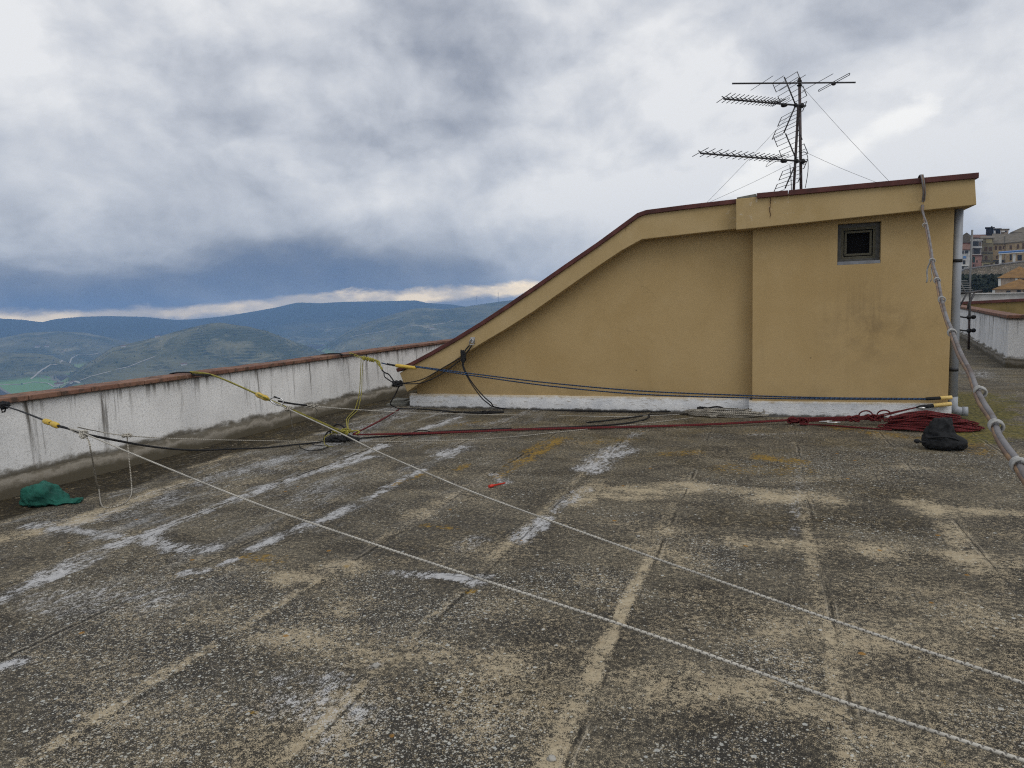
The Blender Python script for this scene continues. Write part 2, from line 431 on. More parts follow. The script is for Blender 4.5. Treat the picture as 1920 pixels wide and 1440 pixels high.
ST = [
 ('white', [(-60, 1150), (70, 1090), (150, 1052), (200, 1030), (270, 1005)], .10, .95), ('white', [(270, 1005), (330, 980), (420, 945), (500, 915), (600, 882), (700, 845)], .075, .85),
 ('white', [(60, 985), (150, 995), (250, 1012), (330, 1026), (400, 1028)], .09, .8), ('white', [(110, 985), (230, 962), (330, 930)], .2, .45),
 ('white', [(345, 1077), (390, 1068)], .05, 1), ('white', [(415, 1060), (440, 1050)], .05, .9), ('white', [(470, 1028), (540, 1000), (620, 970), (660, 950)], .07, .8),
 ('white', [(690, 935), (745, 905), (795, 880)], .06, .8), ('white', [(975, 1012), (1005, 988), (1025, 972)], .08, .95), ('white', [(1040, 960), (1075, 930), (1100, 915)], .07, .6),
 ('white', [(820, 1080), (868, 1084)], .045, 1.1), ('white', [(735, 1074), (800, 1078)], .06, .7), ('white', [(555, 1300), (600, 1312), (640, 1325)], .2, .5), ('white', [(655, 1320), (610, 1390)], .08, .4),
 ('white', [(705, 1252)], .035, 1), ('white', [(-10, 1255), (28, 1243)], .05, 1), ('white', [(790, 806), (861, 782)], .08, .85), ('white', [(614, 879), (700, 855)], .09, .9),
 ('white', [(694, 846), (720, 836)], .08, 1), ('white', [(830, 855), (869, 838)], .12, .8), ('white', [(1102, 881), (1135, 860), (1164, 842)], .17, .8), ('white', [(1150, 850), (1195, 812)], .08, .6),
 ('white', [(880, 1095), (905, 1085)], .06, .7), ('white', [(760, 770), (690, 800), (640, 830)], .25, .5), ('white', [(1410, 815), (1500, 812)], .06, .45), ('white', [(1804, 723), (1865, 727)], .09, .9),
 ('white', [(1820, 702), (1920, 700)], .1, .6), ('white', [(500, 880), (600, 850), (700, 820)], .25, .38), ('white', [(380, 905), (520, 860)], .18, .55), ('white', [(780, 760), (720, 790)], .12, .6),
 ('white', [(860, 1030), (900, 1010)], .1, .4), ('white', [(1490, 1000), (1500, 870)], .05, .35), ('white', [(220, 905), (420, 850)], .05, .8), ('white', [(930, 890), (945, 905)], .07, .6),
 ('white', [(40, 1120), (180, 1125), (300, 1120)], .2, .42), ('white', [(560, 940), (640, 905)], .3, .35), ('white', [(850, 790), (900, 800), (1000, 770)], .1, .45),
 ('tan', [(560, 1080), (640, 1062)], .16, .95), ('tan', [(1170, 922), (1300, 912)], .22, .95), ('tan', [(1310, 912), (1440, 928)], .16, .6), ('tan', [(1430, 928), (1520, 932)], .2, .95),
 ('tan', [(1440, 1015), (1520, 1026)], .12, .95), ('tan', [(1380, 1010), (1450, 1020)], .1, .6), ('tan', [(1545, 1022), (1700, 1035), (1840, 1052)], .14, .62), ('tan', [(1800, 1045), (1840, 1062)], .14, 1),
 ('tan', [(1725, 942), (1770, 962)], .16, 1), ('tan', [(1785, 957), (1920, 965)], .13, .7), ('tan', [(1780, 985), (1800, 1020)], .09, .7), ('tan', [(1850, 1050), (1930, 1058)], .12, .7),
 ('tan', [(1210, 1000), (1245, 995)], .1, .6), ('tan', [(1210, 1030), (1300, 1055)], .13, .5), ('tan', [(780, 1232), (930, 1250)], .16, .6), ('tan', [(500, 1190), (620, 1196)], .12, .7),
 ('tan', [(530, 1180), (620, 1150)], .1, .6), ('tan', [(1240, 1290), (1510, 1315)], .2, .6), ('tan', [(840, 1330), (900, 1360)], .12, .45), ('tan', [(300, 1130), (420, 1150)], .2, .4),
 ('tan', [(280, 1350), (500, 1400)], .3, .4), ('tan', [(1640, 1380), (1900, 1440)], .2, .55), ('tan', [(1620, 1180), (1800, 1200)], .35, .45), ('tan', [(1700, 1110), (1900, 1180)], .3, .45),
 ('tan', [(0, 1010), (120, 985), (230, 945), (340, 905)], .13, .85), ('tan', [(780, 965), (820, 945)], .12, .7), ('tan', [(1085, 945), (1120, 905)], .12, .85), ('tan', [(950, 1290), (1100, 1310)], .15, .4),
 ('tan', [(1350, 1150), (1480, 1200)], .3, .45), ('tan', [(1640, 1290), (1760, 1310)], .2, .5),
 ('orange', [(985, 862), (1050, 822)], .14, .75), ('orange', [(930, 895), (985, 862)], .07, .5), ('orange', [(1430, 858), (1495, 865)], .12, .7), ('orange', [(1250, 852), (1300, 848)], .12, .55),
 ('orange', [(1560, 800), (1600, 806)], .12, .55), ('orange', [(1640, 812), (1720, 822)], .14, .6), ('orange', [(800, 985), (850, 990)], .05, .6), ('orange', [(740, 908), (790, 890)], .05, .6), ('orange', [(860, 880), (880, 870)], .06, .6),
 ('orange', [(1380, 880), (1480, 880)], .22, .4), ('orange', [(1540, 975)], .035, .8), ('orange', [(470, 1045), (520, 1050)], .07, .6), ('orange', [(655, 1062)], .03, .8), ('orange', [(880, 1110)], .03, .9),
 ('orange', [(1775, 1425)], .025, 1), ('orange', [(1485, 1340)], .012, 1), ('orange', [(470, 1335)], .014, 1), ('orange', [(1090, 830), (1180, 825)], .12, .5), ('orange', [(840, 800), (900, 790)], .1, .4), ('orange', [(1800, 815), (1840, 850)], .15, .5),
 ('moss', [(1815, 740), (1835, 780), (1845, 815)], .5, .9), ('moss', [(1810, 800), (1830, 830)], .2, .6), ('moss', [(1795, 785), (1700, 790)], .05, .5),
 ('dark', [(1350, 970), (1700, 985)], .3, .5), ('dark', [(820, 1300), (1010, 1320)], .18, .5), ('dark', [(730, 1030), (900, 1010)], .3, .4), ('dark', [(1000, 1100), (1150, 1130)], .25, .4),
 ('dark', [(1550, 905), (1700, 930)], .25, .5), ('dark', [(820, 765), (1150, 771)], .07, .7), ('dark', [(1150, 773), (1450, 784)], .05, .4), ('dark', [(560, 1240), (620, 1260)], .3, .3), ('dark', [(1800, 990), (1920, 1010)], .2, .4),
 ('lichen', [(200, 1200), (350, 1300)], .5, .8), ('lichen', [(720, 1380), (850, 1390)], .3, .9), ('lichen', [(1020, 1085), (1120, 1100)], .22, .8), ('lichen', [(1430, 1230), (1480, 1260)], .14, .9), ('lichen', [(480, 1140), (560, 1180)], .3, .8),
 ('lichen', [(240, 1130), (420, 1100)], .3, .7), ('lichen', [(820, 1280), (880, 1330)], .14, .7), ('lichen', [(1330, 1020), (1350, 1060)], .15, .7), ('lichen', [(680, 1110), (800, 1160)], .3, .7), ('lichen', [(1500, 890), (1700, 860), (1900, 880)], .6, .55), ('lichen', [(1900, 1360)], .2, .6), ('lichen', [(1300, 1420), (1420, 1390)], .15, .7),
]
for s in ST: stroke(*s)
# pale bands where the sheets overlap, patchy along their length
for s in SEAMS:
    d = s - X + wx2 * .02; along = fbm(Y * .8 + s * 3, Y * 0 + s * 5, 4)
    near = np.clip(1.15 - Y / 9, .25, 1)
    band = np.clip(1 - np.abs(d - .055) / .055, 0, 1) ** .5 * np.clip((along - .38) * 3.5, 0, 1) * near * (1.0 if s > -3 else .45)
    MASK['tan'] = np.maximum(MASK['tan'], band * 1.0)
    band2 = np.clip(1 - np.abs(X - s - .03) / .03, 0, 1) * np.clip((along - .4) * 3, 0, 1) * .45
    MASK['tan'] = np.maximum(MASK['tan'], band2 * near)
    if s < -2.6:
        w = np.clip(1 - np.abs(d - .02) / .06, 0, 1) * np.clip((fbm(Y * 1.7 + s, Y * 0 + 9 - s, 4) - .45) * 5, 0, 1) * np.clip((Y - 3) / 2, 0, 1)
        MASK['white'] = np.maximum(MASK['white'], .7 * w)
for sx_, ya, yb, st, wd in ((-2.51, 1.2, 3.7, .8, .10), (-1.6, 1.7, 3.5, .7, .09), (-.655, 1.8, 4.5, 1.05, .11), (.31, 2.2, 4.0, .85, .085), (.31, 4.1, 6.0, .6, .07), (1.235, 3.4, 5.9, .5, .06), (-1.6, 4.2, 4.9, .5, .06), (-.655, 4.9, 6.3, .55, .07)):
    d = sx_ - X + wx2 * .012; k = np.clip(d / .012, 0, 1) * np.clip((wd - d + wx * .08) / .035, 0, 1) * np.clip((Y - ya) / .25, 0, 1) * np.clip((yb - Y) / .25, 0, 1)
    MASK['tan'] = np.maximum(MASK['tan'], st * k * (.55 + .9 * np.clip(fbm(Y * 1.6 + sx_ * 5, Y * 0 + sx_, 3) - .15, 0, .5)))
for (xa, xb, yc, wd, st) in ((-2.5, -1.6, 2.75, .3, .55), (-1.6, -.66, 2.5, .22, .5), (-.66, .31, 2.65, .2, .5), (-1.6, -.66, 3.25, .2, .4), (-.66, .31, 3.4, .25, .4), (.31, 1.24, 3.3, .5, .4), (.31, 1.24, 4.62, .1, .5), (1.24, 2.2, 4.5, .1, .5), (-3.4, -2.5, 2.6, .3, .4), (-3.4, -2.5, 3.3, .2, .4), (1.24, 2.2, 5.6, .1, .5), (-.66, .31, 6.0, .14, .4)):
    k = np.clip(1 - np.abs(Y - yc + (fbm(X * 1.7, Y * .4 + yc, 3) - .5) * .5) / (wd * 1.6), 0, 1) * ((X > xa) & (X < xb))
    MASK['tan'] = np.maximum(MASK['tan'], st * .8 * k * np.clip(fbm(X * 2.4, Y * 2.4, 4) * 2.2 - .35, .15, 1))
# gutter of dirt along the parapet
edge = -5.80 + (fbm(Y * 1.2, Y * 0 + 3, 4) - .5) * .5 - np.clip((Y - 8) / 8, 0, .3)
MASK['dark'] = np.maximum(MASK['dark'], 1.25 * np.clip((edge - X) / .10, 0, 1))
MASK['tan'] = np.maximum(MASK['tan'], .85 * np.clip(1 - np.abs(X - edge - .03) / .09, 0, 1) * np.clip((fbm(X * 5, Y * 1.2, 4) - .38) * 4, 0, 1))
inn = np.clip((X - edge) / .12, 0, 1)
MASK['chalk'] = np.clip((-2.2 - X) / 3.0, 0, 1) * np.clip((Y - 2.5) / 2, .2, 1) * inn
MASK['white'] *= .25 + .75 * inn; MASK['gut'] = 1 - inn
nx_, ny_ = len(gx), len(gy)
me = bpy.data.meshes.new('terrace_floor')
co = np.stack([X, Y, Zf], -1).reshape(-1, 3)
ii = np.arange(nx_ * ny_).reshape(ny_, nx_)
fc = np.stack([ii[:-1, :-1], ii[:-1, 1:], ii[1:, 1:], ii[1:, :-1]], -1).reshape(-1, 4)
me.vertices.add(len(co)); me.vertices.foreach_set('co', co.ravel())
me.loops.add(fc.size); me.loops.foreach_set('vertex_index', fc.ravel().astype(np.int32))
me.polygons.add(len(fc)); me.polygons.foreach_set('loop_start', np.arange(0, fc.size, 4, dtype=np.int32))
me.polygons.foreach_set('use_smooth', [True] * len(fc)); me.update(); me.validate()
for k, a in MASK.items():
    at_ = me.attributes.new('m_' + k, 'FLOAT', 'POINT'); at_.data.foreach_set('value', a.ravel().astype(np.float32))
floor = bpy.data.objects.new('terrace_floor', me); COL.objects.link(floor); tag(floor, kind='structure')

m, t, b = new_mat('mineral_roofing_felt'); M['floor'] = m
p = t.pos(); x = t.sep(p)
def attr(k): return t.n('ShaderNodeAttribute', attribute_name='m_' + k).outputs['Fac']
big = t.noise(p, .8, 5, .6); mid = t.noise(t.scale(p, (.62, 1, 1)), 2.3, 7, .66, .5); sml = t.noise(p, 13, 6, .75); patch = t.noise(t.scale(p, (.7, 1, 1), (31, 7, 0)), 1.5, 7, .62, .4)
grit = t.noise(p, 240, 2, .6); grit2 = t.noise(p, 34, 5, .95)
gr = t.m('ADD', t.m('MULTIPLY', grit, .4), t.m('MULTIPLY', grit2, .6))
c = t.mix(t.sm(mid, .36, .64), (.038, .033, .025), (.102, .090, .067))
c = t.mix(t.m('MULTIPLY', t.sm(big, .4, .66), .5), c, (.050, .047, .042))
c = t.mix(t.m('MULTIPLY', t.sm(gr, .52, .57), t.m('ADD', .16, t.m('MULTIPLY', t.sm(mid, .4, .62), .42))), c, (.37, .315, .215))
c = t.mix(t.m('MULTIPLY', t.sm(gr, .49, .43), .85), c, (.013, .012, .010))
# tan silt: granular, no hard rim
tbr = t.sm(t.noise(t.scale(p, (1, 1.2, 1), (9, 2, 0)), 3.6, 6, .68, .4), .36, .6)
tn = t.m('ADD', t.m('ADD', t.m('MULTIPLY', attr('tan'), t.m('ADD', .36, t.m('MULTIPLY', tbr, .72))), t.m('SUBTRACT', t.m('MULTIPLY', t.sm(patch, .48, .70), .42), t.m('MULTIPLY', attr('gut'), .45))), t.m('ADD', t.m('MULTIPLY', t.m('SUBTRACT', sml, .5), 1.7), t.m('MULTIPLY', t.m('SUBTRACT', gr, .5), 7.5)))
tcol = t.mix(t.sm(sml, .35, .65), (.47, .40, .275), (.36, .295, .195))
tmask = t.m('MULTIPLY', t.sm(tn, .3, .85), .85)
# gutter dirt and dark water marks
c = t.mix(t.m('MULTIPLY', t.sm(t.m('ADD', attr('lichen'), t.m('MULTIPLY', t.m('SUBTRACT', sml, .5), .8)), .25, .7), .55), c, (.028, .027, .025))
dk = t.m('ADD', attr('dark'), t.m('MULTIPLY', t.m('SUBTRACT', sml, .5), 1.2))
c = t.mix(t.m('MULTIPLY', t.sm(dk, .2, .75), .92), c, t.mix(t.sm(t.m('ADD', t.m('MULTIPLY', grit2, .5), t.m('MULTIPLY', sml, .5)), .47, .6), (.014, .011, .006), t.mix(t.sm(t.noise(t.scale(p, (3, .8, 1)), 5, 6, .75), .54, .62), (.06, .045, .02), (.30, .25, .17))))
c = t.mix(tmask, c, tcol)
# chalky bloom to the left
ch = t.m('MULTIPLY', attr('chalk'), t.sm(t.noise(t.scale(p, (1, .35, 1)), 3.4, 6, .7, .4), .5, .68))
c = t.mix(t.m('MULTIPLY', ch, t.m('MULTIPLY', t.sm(gr, .46, .53), .9)), c, (.46, .47, .48))
# lichen discs in three sizes
den = t.m('ADD', t.m('ADD', t.m('MULTIPLY', attr('lichen'), .75), t.m('MULTIPLY', t.sm(t.noise(p, 1.1, 4, .6), .47, .68), .4)), t.m('SUBTRACT', .03, t.m('MULTIPLY', attr('gut'), .5)))
def discs(sc, rmax, k, off):
    pw = t.scale(p, (1, 1, 0), off)
    wob = t.n('ShaderNodeVectorMath', operation='ADD'); t.put(wob.inputs[0], pw)
    nz = t.n('ShaderNodeVectorMath', operation='SCALE'); t.put(nz.inputs[0], t.noise(p, sc * 2.2, 2, .5, 0, True)); nz.inputs['Scale'].default_value = .35 / sc
    t.put(wob.inputs[1], nz.outputs[0])
    d, col = t.vor(wob.outputs[0], sc); r = t.sep(col)
    on = t.m('LESS_THAN', r[0], t.m('MULTIPLY', den, k))
    rad = t.m('MULTIPLY', t.m('ADD', .35, t.m('MULTIPLY', r[1], .65)), rmax)
    return t.m('MULTIPLY', on, t.sm(d, rad, t.m('MULTIPLY', rad, .75))), r[2]
for sc, rm, k, off, col in ((28, .34, .42, (0, 0, 0), (.50, .51, .48)), (56, .42, .95, (3.3, 1.7, 0), (.48, .48, .43)), (105, .45, 1.25, (7.1, 2.2, 0), (.42, .4, .35))):
    dm, r3 = discs(sc, rm, k, off)
    c = t.mix(t.m('MULTIPLY', dm, t.m('ADD', .55, t.m('MULTIPLY', r3, .42))), c, col)
# white efflorescence / paint traces
wn = t.noise(t.scale(p, (1.6, .6, 1)), 16, 6, .75)
wbr = t.sm(t.noise(t.scale(p, (1.6, .8, 1), (4, 4, 0)), 3.2, 6, .7, .4), .36, .58)
wm = t.m('ADD', t.m('MULTIPLY', attr('white'), t.m('ADD', .5, t.m('MULTIPLY', wbr, .75))), t.m('ADD', t.m('MULTIPLY', t.m('SUBTRACT', wn, .5), 2.6), t.m('MULTIPLY', t.m('SUBTRACT', gr, .5), 5.0)))
c = t.mix(t.m('MULTIPLY', t.m('MULTIPLY', t.sm(wm, .52, .95), t.sm(attr('white'), .02, .3)), .8), c, t.mix(sml, (.34, .35, .37), (.60, .60, .60)))
# orange and yellow lichen
on = t.noise(p, 22, 5, .75)
om = t.m('ADD', t.m('MULTIPLY', attr('orange'), t.m('ADD', .25, t.m('MULTIPLY', wbr, .85))), t.m('ADD', t.m('MULTIPLY', t.m('SUBTRACT', on, .5), 3.0), t.m('MULTIPLY', t.m('SUBTRACT', gr, .5), 4.0)))
c = t.mix(t.m('MULTIPLY', t.m('MULTIPLY', t.sm(om, .35, .75), t.sm(attr('orange'), .02, .2)), .9), c, t.mix(grit2, (.14, .085, .014), (.33, .205, .035)))
d, col = t.vor(t.scale(p, (1, 1, 0)), 7.5); r = t.sep(col)
os_ = t.m('MULTIPLY', t.m('LESS_THAN', r[0], .05), t.sm(t.m('ADD', d, t.m('MULTIPLY', on, .16)), .22, .17))
c = t.mix(t.m('MULTIPLY', os_, .8), c, (.26, .13, .02))
mo = t.m('ADD', attr('moss'), t.m('MULTIPLY', t.m('SUBTRACT', t.noise(t.scale(p, (1, 1.3, 1)), 5, 6, .75), .5), 2.2))
c = t.mix(t.m('MULTIPLY', t.m('MULTIPLY', t.sm(mo, .4, .75), t.sm(attr('moss'), .02, .15)), .9), c, t.mix(t.sm(on, .4, .65), (.035, .036, .008), (.17, .145, .03)))
oc = t.m('MULTIPLY', t.sm(x[1], 5.2, 8.5), t.sm(t.noise(p, 1.4, 6, .7), .46, .66))
c = t.mix(t.m('MULTIPLY', t.m('MULTIPLY', oc, t.sm(gr, .48, .56)), .5), c, (.21, .15, .04))
# joint between sheets: fine dark gap, broken
jn = t.noise(t.scale(p, (1, .5, 1)), 3, 4, .6)
jd = None
for s in SEAMS:
    wob = t.m('MULTIPLY', t.m('SUBTRACT', t.noise(t.scale(p, (.3, 1, 1)), 3, 5, .65), .5), .05)
    d = t.m('ABSOLUTE', t.m('SUBTRACT', t.m('ADD', x[0], wob), s + .004))
    jd = d if jd is None else t.m('MINIMUM', jd, d)
jm = t.m('MULTIPLY', t.sm(jd, .009, .003), t.sm(jn, .44, .6))
c = t.mix(t.m('MULTIPLY', jm, .75), c, (.012, .011, .009))
lm = t.m('MULTIPLY', t.sm(t.m('ABSOLUTE', t.m('SUBTRACT', jd, .022)), .006, .002), t.sm(jn, .5, .6))
c = t.mix(t.m('MULTIPLY', lm, .4), c, (.36, .32, .25))
# cross joints, a different place on every sheet
for xs, ys in (((-4.4, -1.6), 3.66), ((-.655, 1.3), 4.72), ((-.655, .31), 6.2), ((.31, 1.235), 5.95), ((-2.51, -.655), 5.9), ((1.235, 3.1), 4.6), ((-4.4, -2.51), 6.9)):
    wob = t.m('MULTIPLY', t.m('SUBTRACT', t.noise(p, 4, 4, .6), .5), .04)
    d = t.m('ABSOLUTE', t.m('SUBTRACT', t.m('ADD', x[1], wob), ys))
    mk = t.m('MULTIPLY', t.m('MULTIPLY', t.m('GREATER_THAN', x[0], xs[0]), t.m('LESS_THAN', x[0], xs[1])), t.m('MULTIPLY', t.sm(d, .01, .003), t.sm(jn, .4, .6)))
    c = t.mix(t.m('MULTIPLY', mk, .6), c, (.02, .018, .015))
t.put(b.inputs['Base Color'], c); b.inputs['Roughness'].default_value = .88; b.inputs['Specular IOR Level'].default_value = .22
t.put(b.inputs['Normal'], t.bump(t.m('ADD', gr, t.m('MULTIPLY', sml, .6)), .55, .006))
me.materials.append(m)

# ================================================================== PARAPET (left)
XP = -6.69
pa = thing('parapet_wall', 'long low white parapet along the left edge, streaked with dirt under a terracotta coping', 'wall', (XP - .15, 9, 0))
mb = MB(); ys = np.arange(-4, 21.01, .25)
prof = [(0.0, .875), (0.0, .19), (.035, .165), (.06, .10), (.075, .0), (.085, -.05)]   # offset from face, height
for i, y in enumerate(ys):
    for j, (o, z) in enumerate(prof):
        w = 0.012 * (mnoise.noise(Vector((y * 2.1, z * 7, 1))) if j else 0)
        mb.v.append((XP + o + w, y, z + (w * 1.5 if 0 < j < 4 else 0)))
    mb.v.append((XP - .24, y, -.05)); mb.v.append((XP - .24, y, .875))
n = len(prof) + 2
for i in range(len(ys) - 1):
    for j in range(n):
        j2 = (j + 1) % n; mb.face((i * n + j, i * n + j2, (i + 1) * n + j2, (i + 1) * n + j), None, 0 < j < 4)
mb.build('wall', M['white_wall'], pa)
mb = MB(); y = -4.0; rd = random.Random(3)
while y < 21:
    l = .33; a = rd.uniform(-.006, .006); h = rd.uniform(-.003, .004)
    mb.box(XP - .31 + a, XP + .055 + a, y + .003, y + l - .003, .875 + .002, .925 + h)
    y += l
mb.build('coping', M['terracotta'], pa, bevel=.008)

# ================================================================== STAIR HOUSE
YWL, YWR, YFL, YFR, YB = 10.22, 10.02, 9.98, 9.80, 14.2
def xz(px, py, Yp): q = vy(px, py, Yp); return (q.x, q.z)
sh = thing('stair_house', 'ochre rendered stair house with a long sloping roof, maroon coping and one small window', 'building', (0, 12, 0))
top_px = [(744, 691), (772, 679), (811, 658), (851, 635), (903, 603), (950, 572), (1000, 538), (1060, 496), (1120, 455), (1165, 422), (1195, 400), (1212, 394), (1290, 384), (1385, 373)]
bot_px = [(763, 735), (782, 722), (806, 706), (838, 686), (868, 665), (906, 642), (950, 616), (1000, 584), (1060, 542), (1120, 500), (1165, 470), (1203, 449), (1290, 439), (1385, 428.5)]
topL = [xz(*q, YFL) for q in top_px]; botL = [xz(*q, YFL) for q in bot_px]
cop = .055
topS = [(x_, z_ - cop) for x_, z_ in topL]
topS[0] = (topS[0][0] + .05, topS[0][1] - .02)
mb = MB().strip(topS, botL, YFL, YB + .2); mb.build('sloping_roof', M['fascia'], sh, bevel=.008)
# coping laid along the slope
def offs(pts, d):
    out = []
    for i, q in enumerate(pts):
        a = pts[max(i - 1, 0)]; c_ = pts[min(i + 1, len(pts) - 1)]; dx, dz = c_[0] - a[0], c_[1] - a[1]; l = math.hypot(dx, dz)
        out.append((q[0] + dz / l * d, q[1] - dx / l * d))
    return out
mb = MB().strip(topL, offs(topL, .06), YFL - .035, YB + .23); mb.build('coping', M['coping_red'], sh, bevel=.006)
# left wall under the slab
pl = []
for q in bot_px: a = xz(*q, YFL); pl.append((a[0], a[1] + .05))
xc = xz(1411, 600, YWR)[0]
poly = [(pl[0][0] + .06, -.05), (xc + .3, -.05), (xc + .3, pl[-1][1])] + [q for q in pl[::-1] if q[0] < xc + .2]
poly[-1] = (pl[0][0] + .06, pl[0][1])
MB().prism(poly, YWL, YB).build('wall', M['stucco'], sh)
# right block with window hole
xr = xz(1782.5, 600, YWR)[0]; zt = 2.75
w0 = vy(1571, 420, YWR); w1 = vy(1651, 493, YWR); wx0, wx1 = w0.x, w1.x; wz1, wz0 = (w0.z + vy(1651, 415, YWR).z) / 2, (w1.z + vy(1572, 497.5, YWR).z) / 2
mb = MB()
xs_, zs_ = [xc, wx0, wx1, xr], [-.05, wz0, wz1, zt]
for i in range(3):
    for j in range(3):
        if i == 1 and j == 1: continue
        mb.add([(xs_[i], YWR, zs_[j]), (xs_[i + 1], YWR, zs_[j]), (xs_[i + 1], YWR, zs_[j + 1]), (xs_[i], YWR, zs_[j + 1])], [(0, 1, 2, 3)])
D = .22
mb.add([(wx0, YWR, wz0), (wx1, YWR, wz0), (wx1, YWR, wz1), (wx0, YWR, wz1), (wx0, YWR + D, wz0), (wx1, YWR + D, wz0), (wx1, YWR + D, wz1), (wx0, YWR + D, wz1)],
       [(0, 4, 5, 1), (1, 5, 6, 2), (2, 6, 7, 3), (3, 7, 4, 0)])
mb.add([(xc, YWR, -.05), (xc, YB, -.05), (xc, YB, zt), (xc, YWR, zt), (xr, YWR, -.05), (xr, YB, -.05), (xr, YB, zt), (xr, YWR, zt)], [(0, 3, 2, 1), (4, 5, 6, 7), (1, 2, 6, 5)])
mb.build('wall', M['stucco'], sh)
# right roof slab
topR = [xz(1380, 372, YFR), xz(1420, 366, YFR), xz(1834, 324, YFR)]; botR = [xz(1380, 431, YFR), xz(1420, 427, YFR), xz(1831, 384, YFR)]
topRs = [(topR[0][0], topR[0][1] - .005), (topR[1][0], topR[1][1] - .02), (topR[2][0] - .03, topR[2][1] - .055)]
MB().strip(topRs, botR, YFR, YB + .3).build('flat_roof', M['fascia'], sh, bevel=.008)
r0 = xz(1419, 362, YFR - .04); r1 = xz(1836, 323, YFR - .04)
xcut = r0[0] + (r1[0] - r0[0]) * .155
zc = lambda x_: r0[1] + (r1[1] - r0[1]) * (x_ - r0[0]) / (r1[0] - r0[0])
mb = MB()
for a, b_ in ((r0[0], xcut - .004), (xcut + .004, r1[0])):
    mb.strip([(a, zc(a)), (b_, zc(b_))], [(a, zc(a) - .065), (b_, zc(b_) - .065)], YFR - .04, YB + .33)
mb.build('coping', M['coping_red'], sh, bevel=.006)
mb = MB().strip([(topR[0][0] + .01, topR[0][1] + .012), (r0[0] - .005, topR[1][1] + .022)], [(topR[0][0] + .01, topR[0][1] - .004), (r0[0] - .005, topR[1][1] - .018)], YFR + .004, YFR + .3)
mb.build('mortar_bed', M['slate'], sh)
# soffit drip shadow comes from the real overhang; plinth
mb = MB()
xl = fl(772, 763).x
def plinth(x0, x1, y, h0, h1, n):
    o = len(mb.v)
    for i in range(n + 1):
        x_ = x0 + (x1 - x0) * i / n; k = i / n; h = h0 + (h1 - h0) * k
        a = .012 * mnoise.noise(Vector((x_ * 1.7, y, 0))) + .006 * mnoise.noise(Vector((x_ * 7, y, 2)))
        for (dy, z) in ((.045, -.04), (.04, .03), (.035, h - .03), (.02, h - .006 + a * .7), (-.05, h + a * .7)): mb.v.append((x_, y - dy - a * .8, z))
    for i in range(n):
        for j in range(4): mb.face((o + i * 5 + j, o + (i + 1) * 5 + j, o + (i + 1) * 5 + j + 1, o + i * 5 + j + 1), None, j < 3)
plinth(xl, xc - .03, YWL, .235, .225, 90); plinth(xc - .04, xr + .035, YWR, .215, .215, 60)
o = len(mb.v)   # left end and step return
mb.add([(xl, YWL - .045, -.04), (xl, YWL + .4, -.04), (xl, YWL + .4, .235), (xl, YWL - .035, .235)], [(0, 3, 2, 1)])
mb.add([(xc - .04, YWR - .045, -.04), (xc - .04, YWL, -.04), (xc - .04, YWL, .21), (xc - .04, YWR - .03, .21)], [(0, 3, 2, 1)])
mb.add([(xr + .035, YWR - .045, -.04), (xr + .035, YB, -.04), (xr + .035, YB, .21), (xr + .035, YWR - .03, .21)], [(0, 1, 2, 3)])
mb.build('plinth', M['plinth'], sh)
# window
M['win_frame'] = simple('dull_grey_frame', (.085, .085, .08), .6, .2, .4, 20)
M['win_mesh'] = simple('insect_mesh_gold', (.15, .14, .10), .6, .3, .3, 80)
M['dark'] = simple('unlit_interior', (.004, .004, .005), .9)
M['sill'] = simple('grey_sill', (.2, .21, .23), .7, var=.3, scale=12)
wy = YWR + .09
mb = MB(); fw = .048
for (a, b_, c_, d_) in ((wx0 + .003, wx0 + fw, wz0 + .045, wz1 - .003), (wx1 - fw, wx1 - .003, wz0 + .045, wz1 - .003), (wx0 + fw, wx1 - fw, wz1 - fw, wz1 - .003), (wx0 + fw, wx1 - fw, wz0 + .045, wz0 + .045 + fw * .6)):
    mb.box(a, b_, wy, wy + .05, c_, d_)
win = mb.build('window', M['win_frame'], sh)
mb = MB()
i0, i1, j0, j1 = wx0 + fw, wx1 - fw, wz0 + .045 + fw * .6, wz1 - fw
for k, (ins, w, dy) in enumerate(((.0, .034, .012), (.045, .026, .022))):   # two borders of perforated strip round the opening
    a, b_, c_, d_ = i0 + ins, i1 - ins, j0 + ins, j1 - ins
    for q in range(3):
        e = q * w / 3; th = w / 3 * .55
        mb.box(a + e, a + e + th, wy + dy, wy + dy + .006, c_ + e, d_ - e); mb.box(b_ - e - th, b_ - e, wy + dy, wy + dy + .006, c_ + e, d_ - e)
        mb.box(a + e, b_ - e, wy + dy - .001, wy + dy + .005, c_ + e, c_ + e + th); mb.box(a + e, b_ - e, wy + dy - .001, wy + dy + .005, d_ - e - th, d_ - e)
    for q in np.arange(a, b_, .011):
        mb.box(q, q + .003, wy + dy - .002, wy + dy + .004, c_, c_ + w); mb.box(q, q + .003, wy + dy - .002, wy + dy + .004, d_ - w, d_)
    for q in np.arange(c_, d_, .011):
        mb.box(a, a + w, wy + dy - .002, wy + dy + .004, q, q + .003); mb.box(b_ - w, b_, wy + dy - .002, wy + dy + .004, q, q + .003)
mb.build('mesh_border', M['win_mesh'], win)
MB().box(wx0, wx1, YWR + D - .002, YWR + D + .02, wz0, wz1).build('unlit_backing', M['dark'], win)  # near-black sheet behind the frame, painted as the unlit inside
MB().box(wx0 + .002, wx1 - .002, YWR + .004, YWR + .14, wz0 + .001, wz0 + .042).build('sill', M['sill'], win)
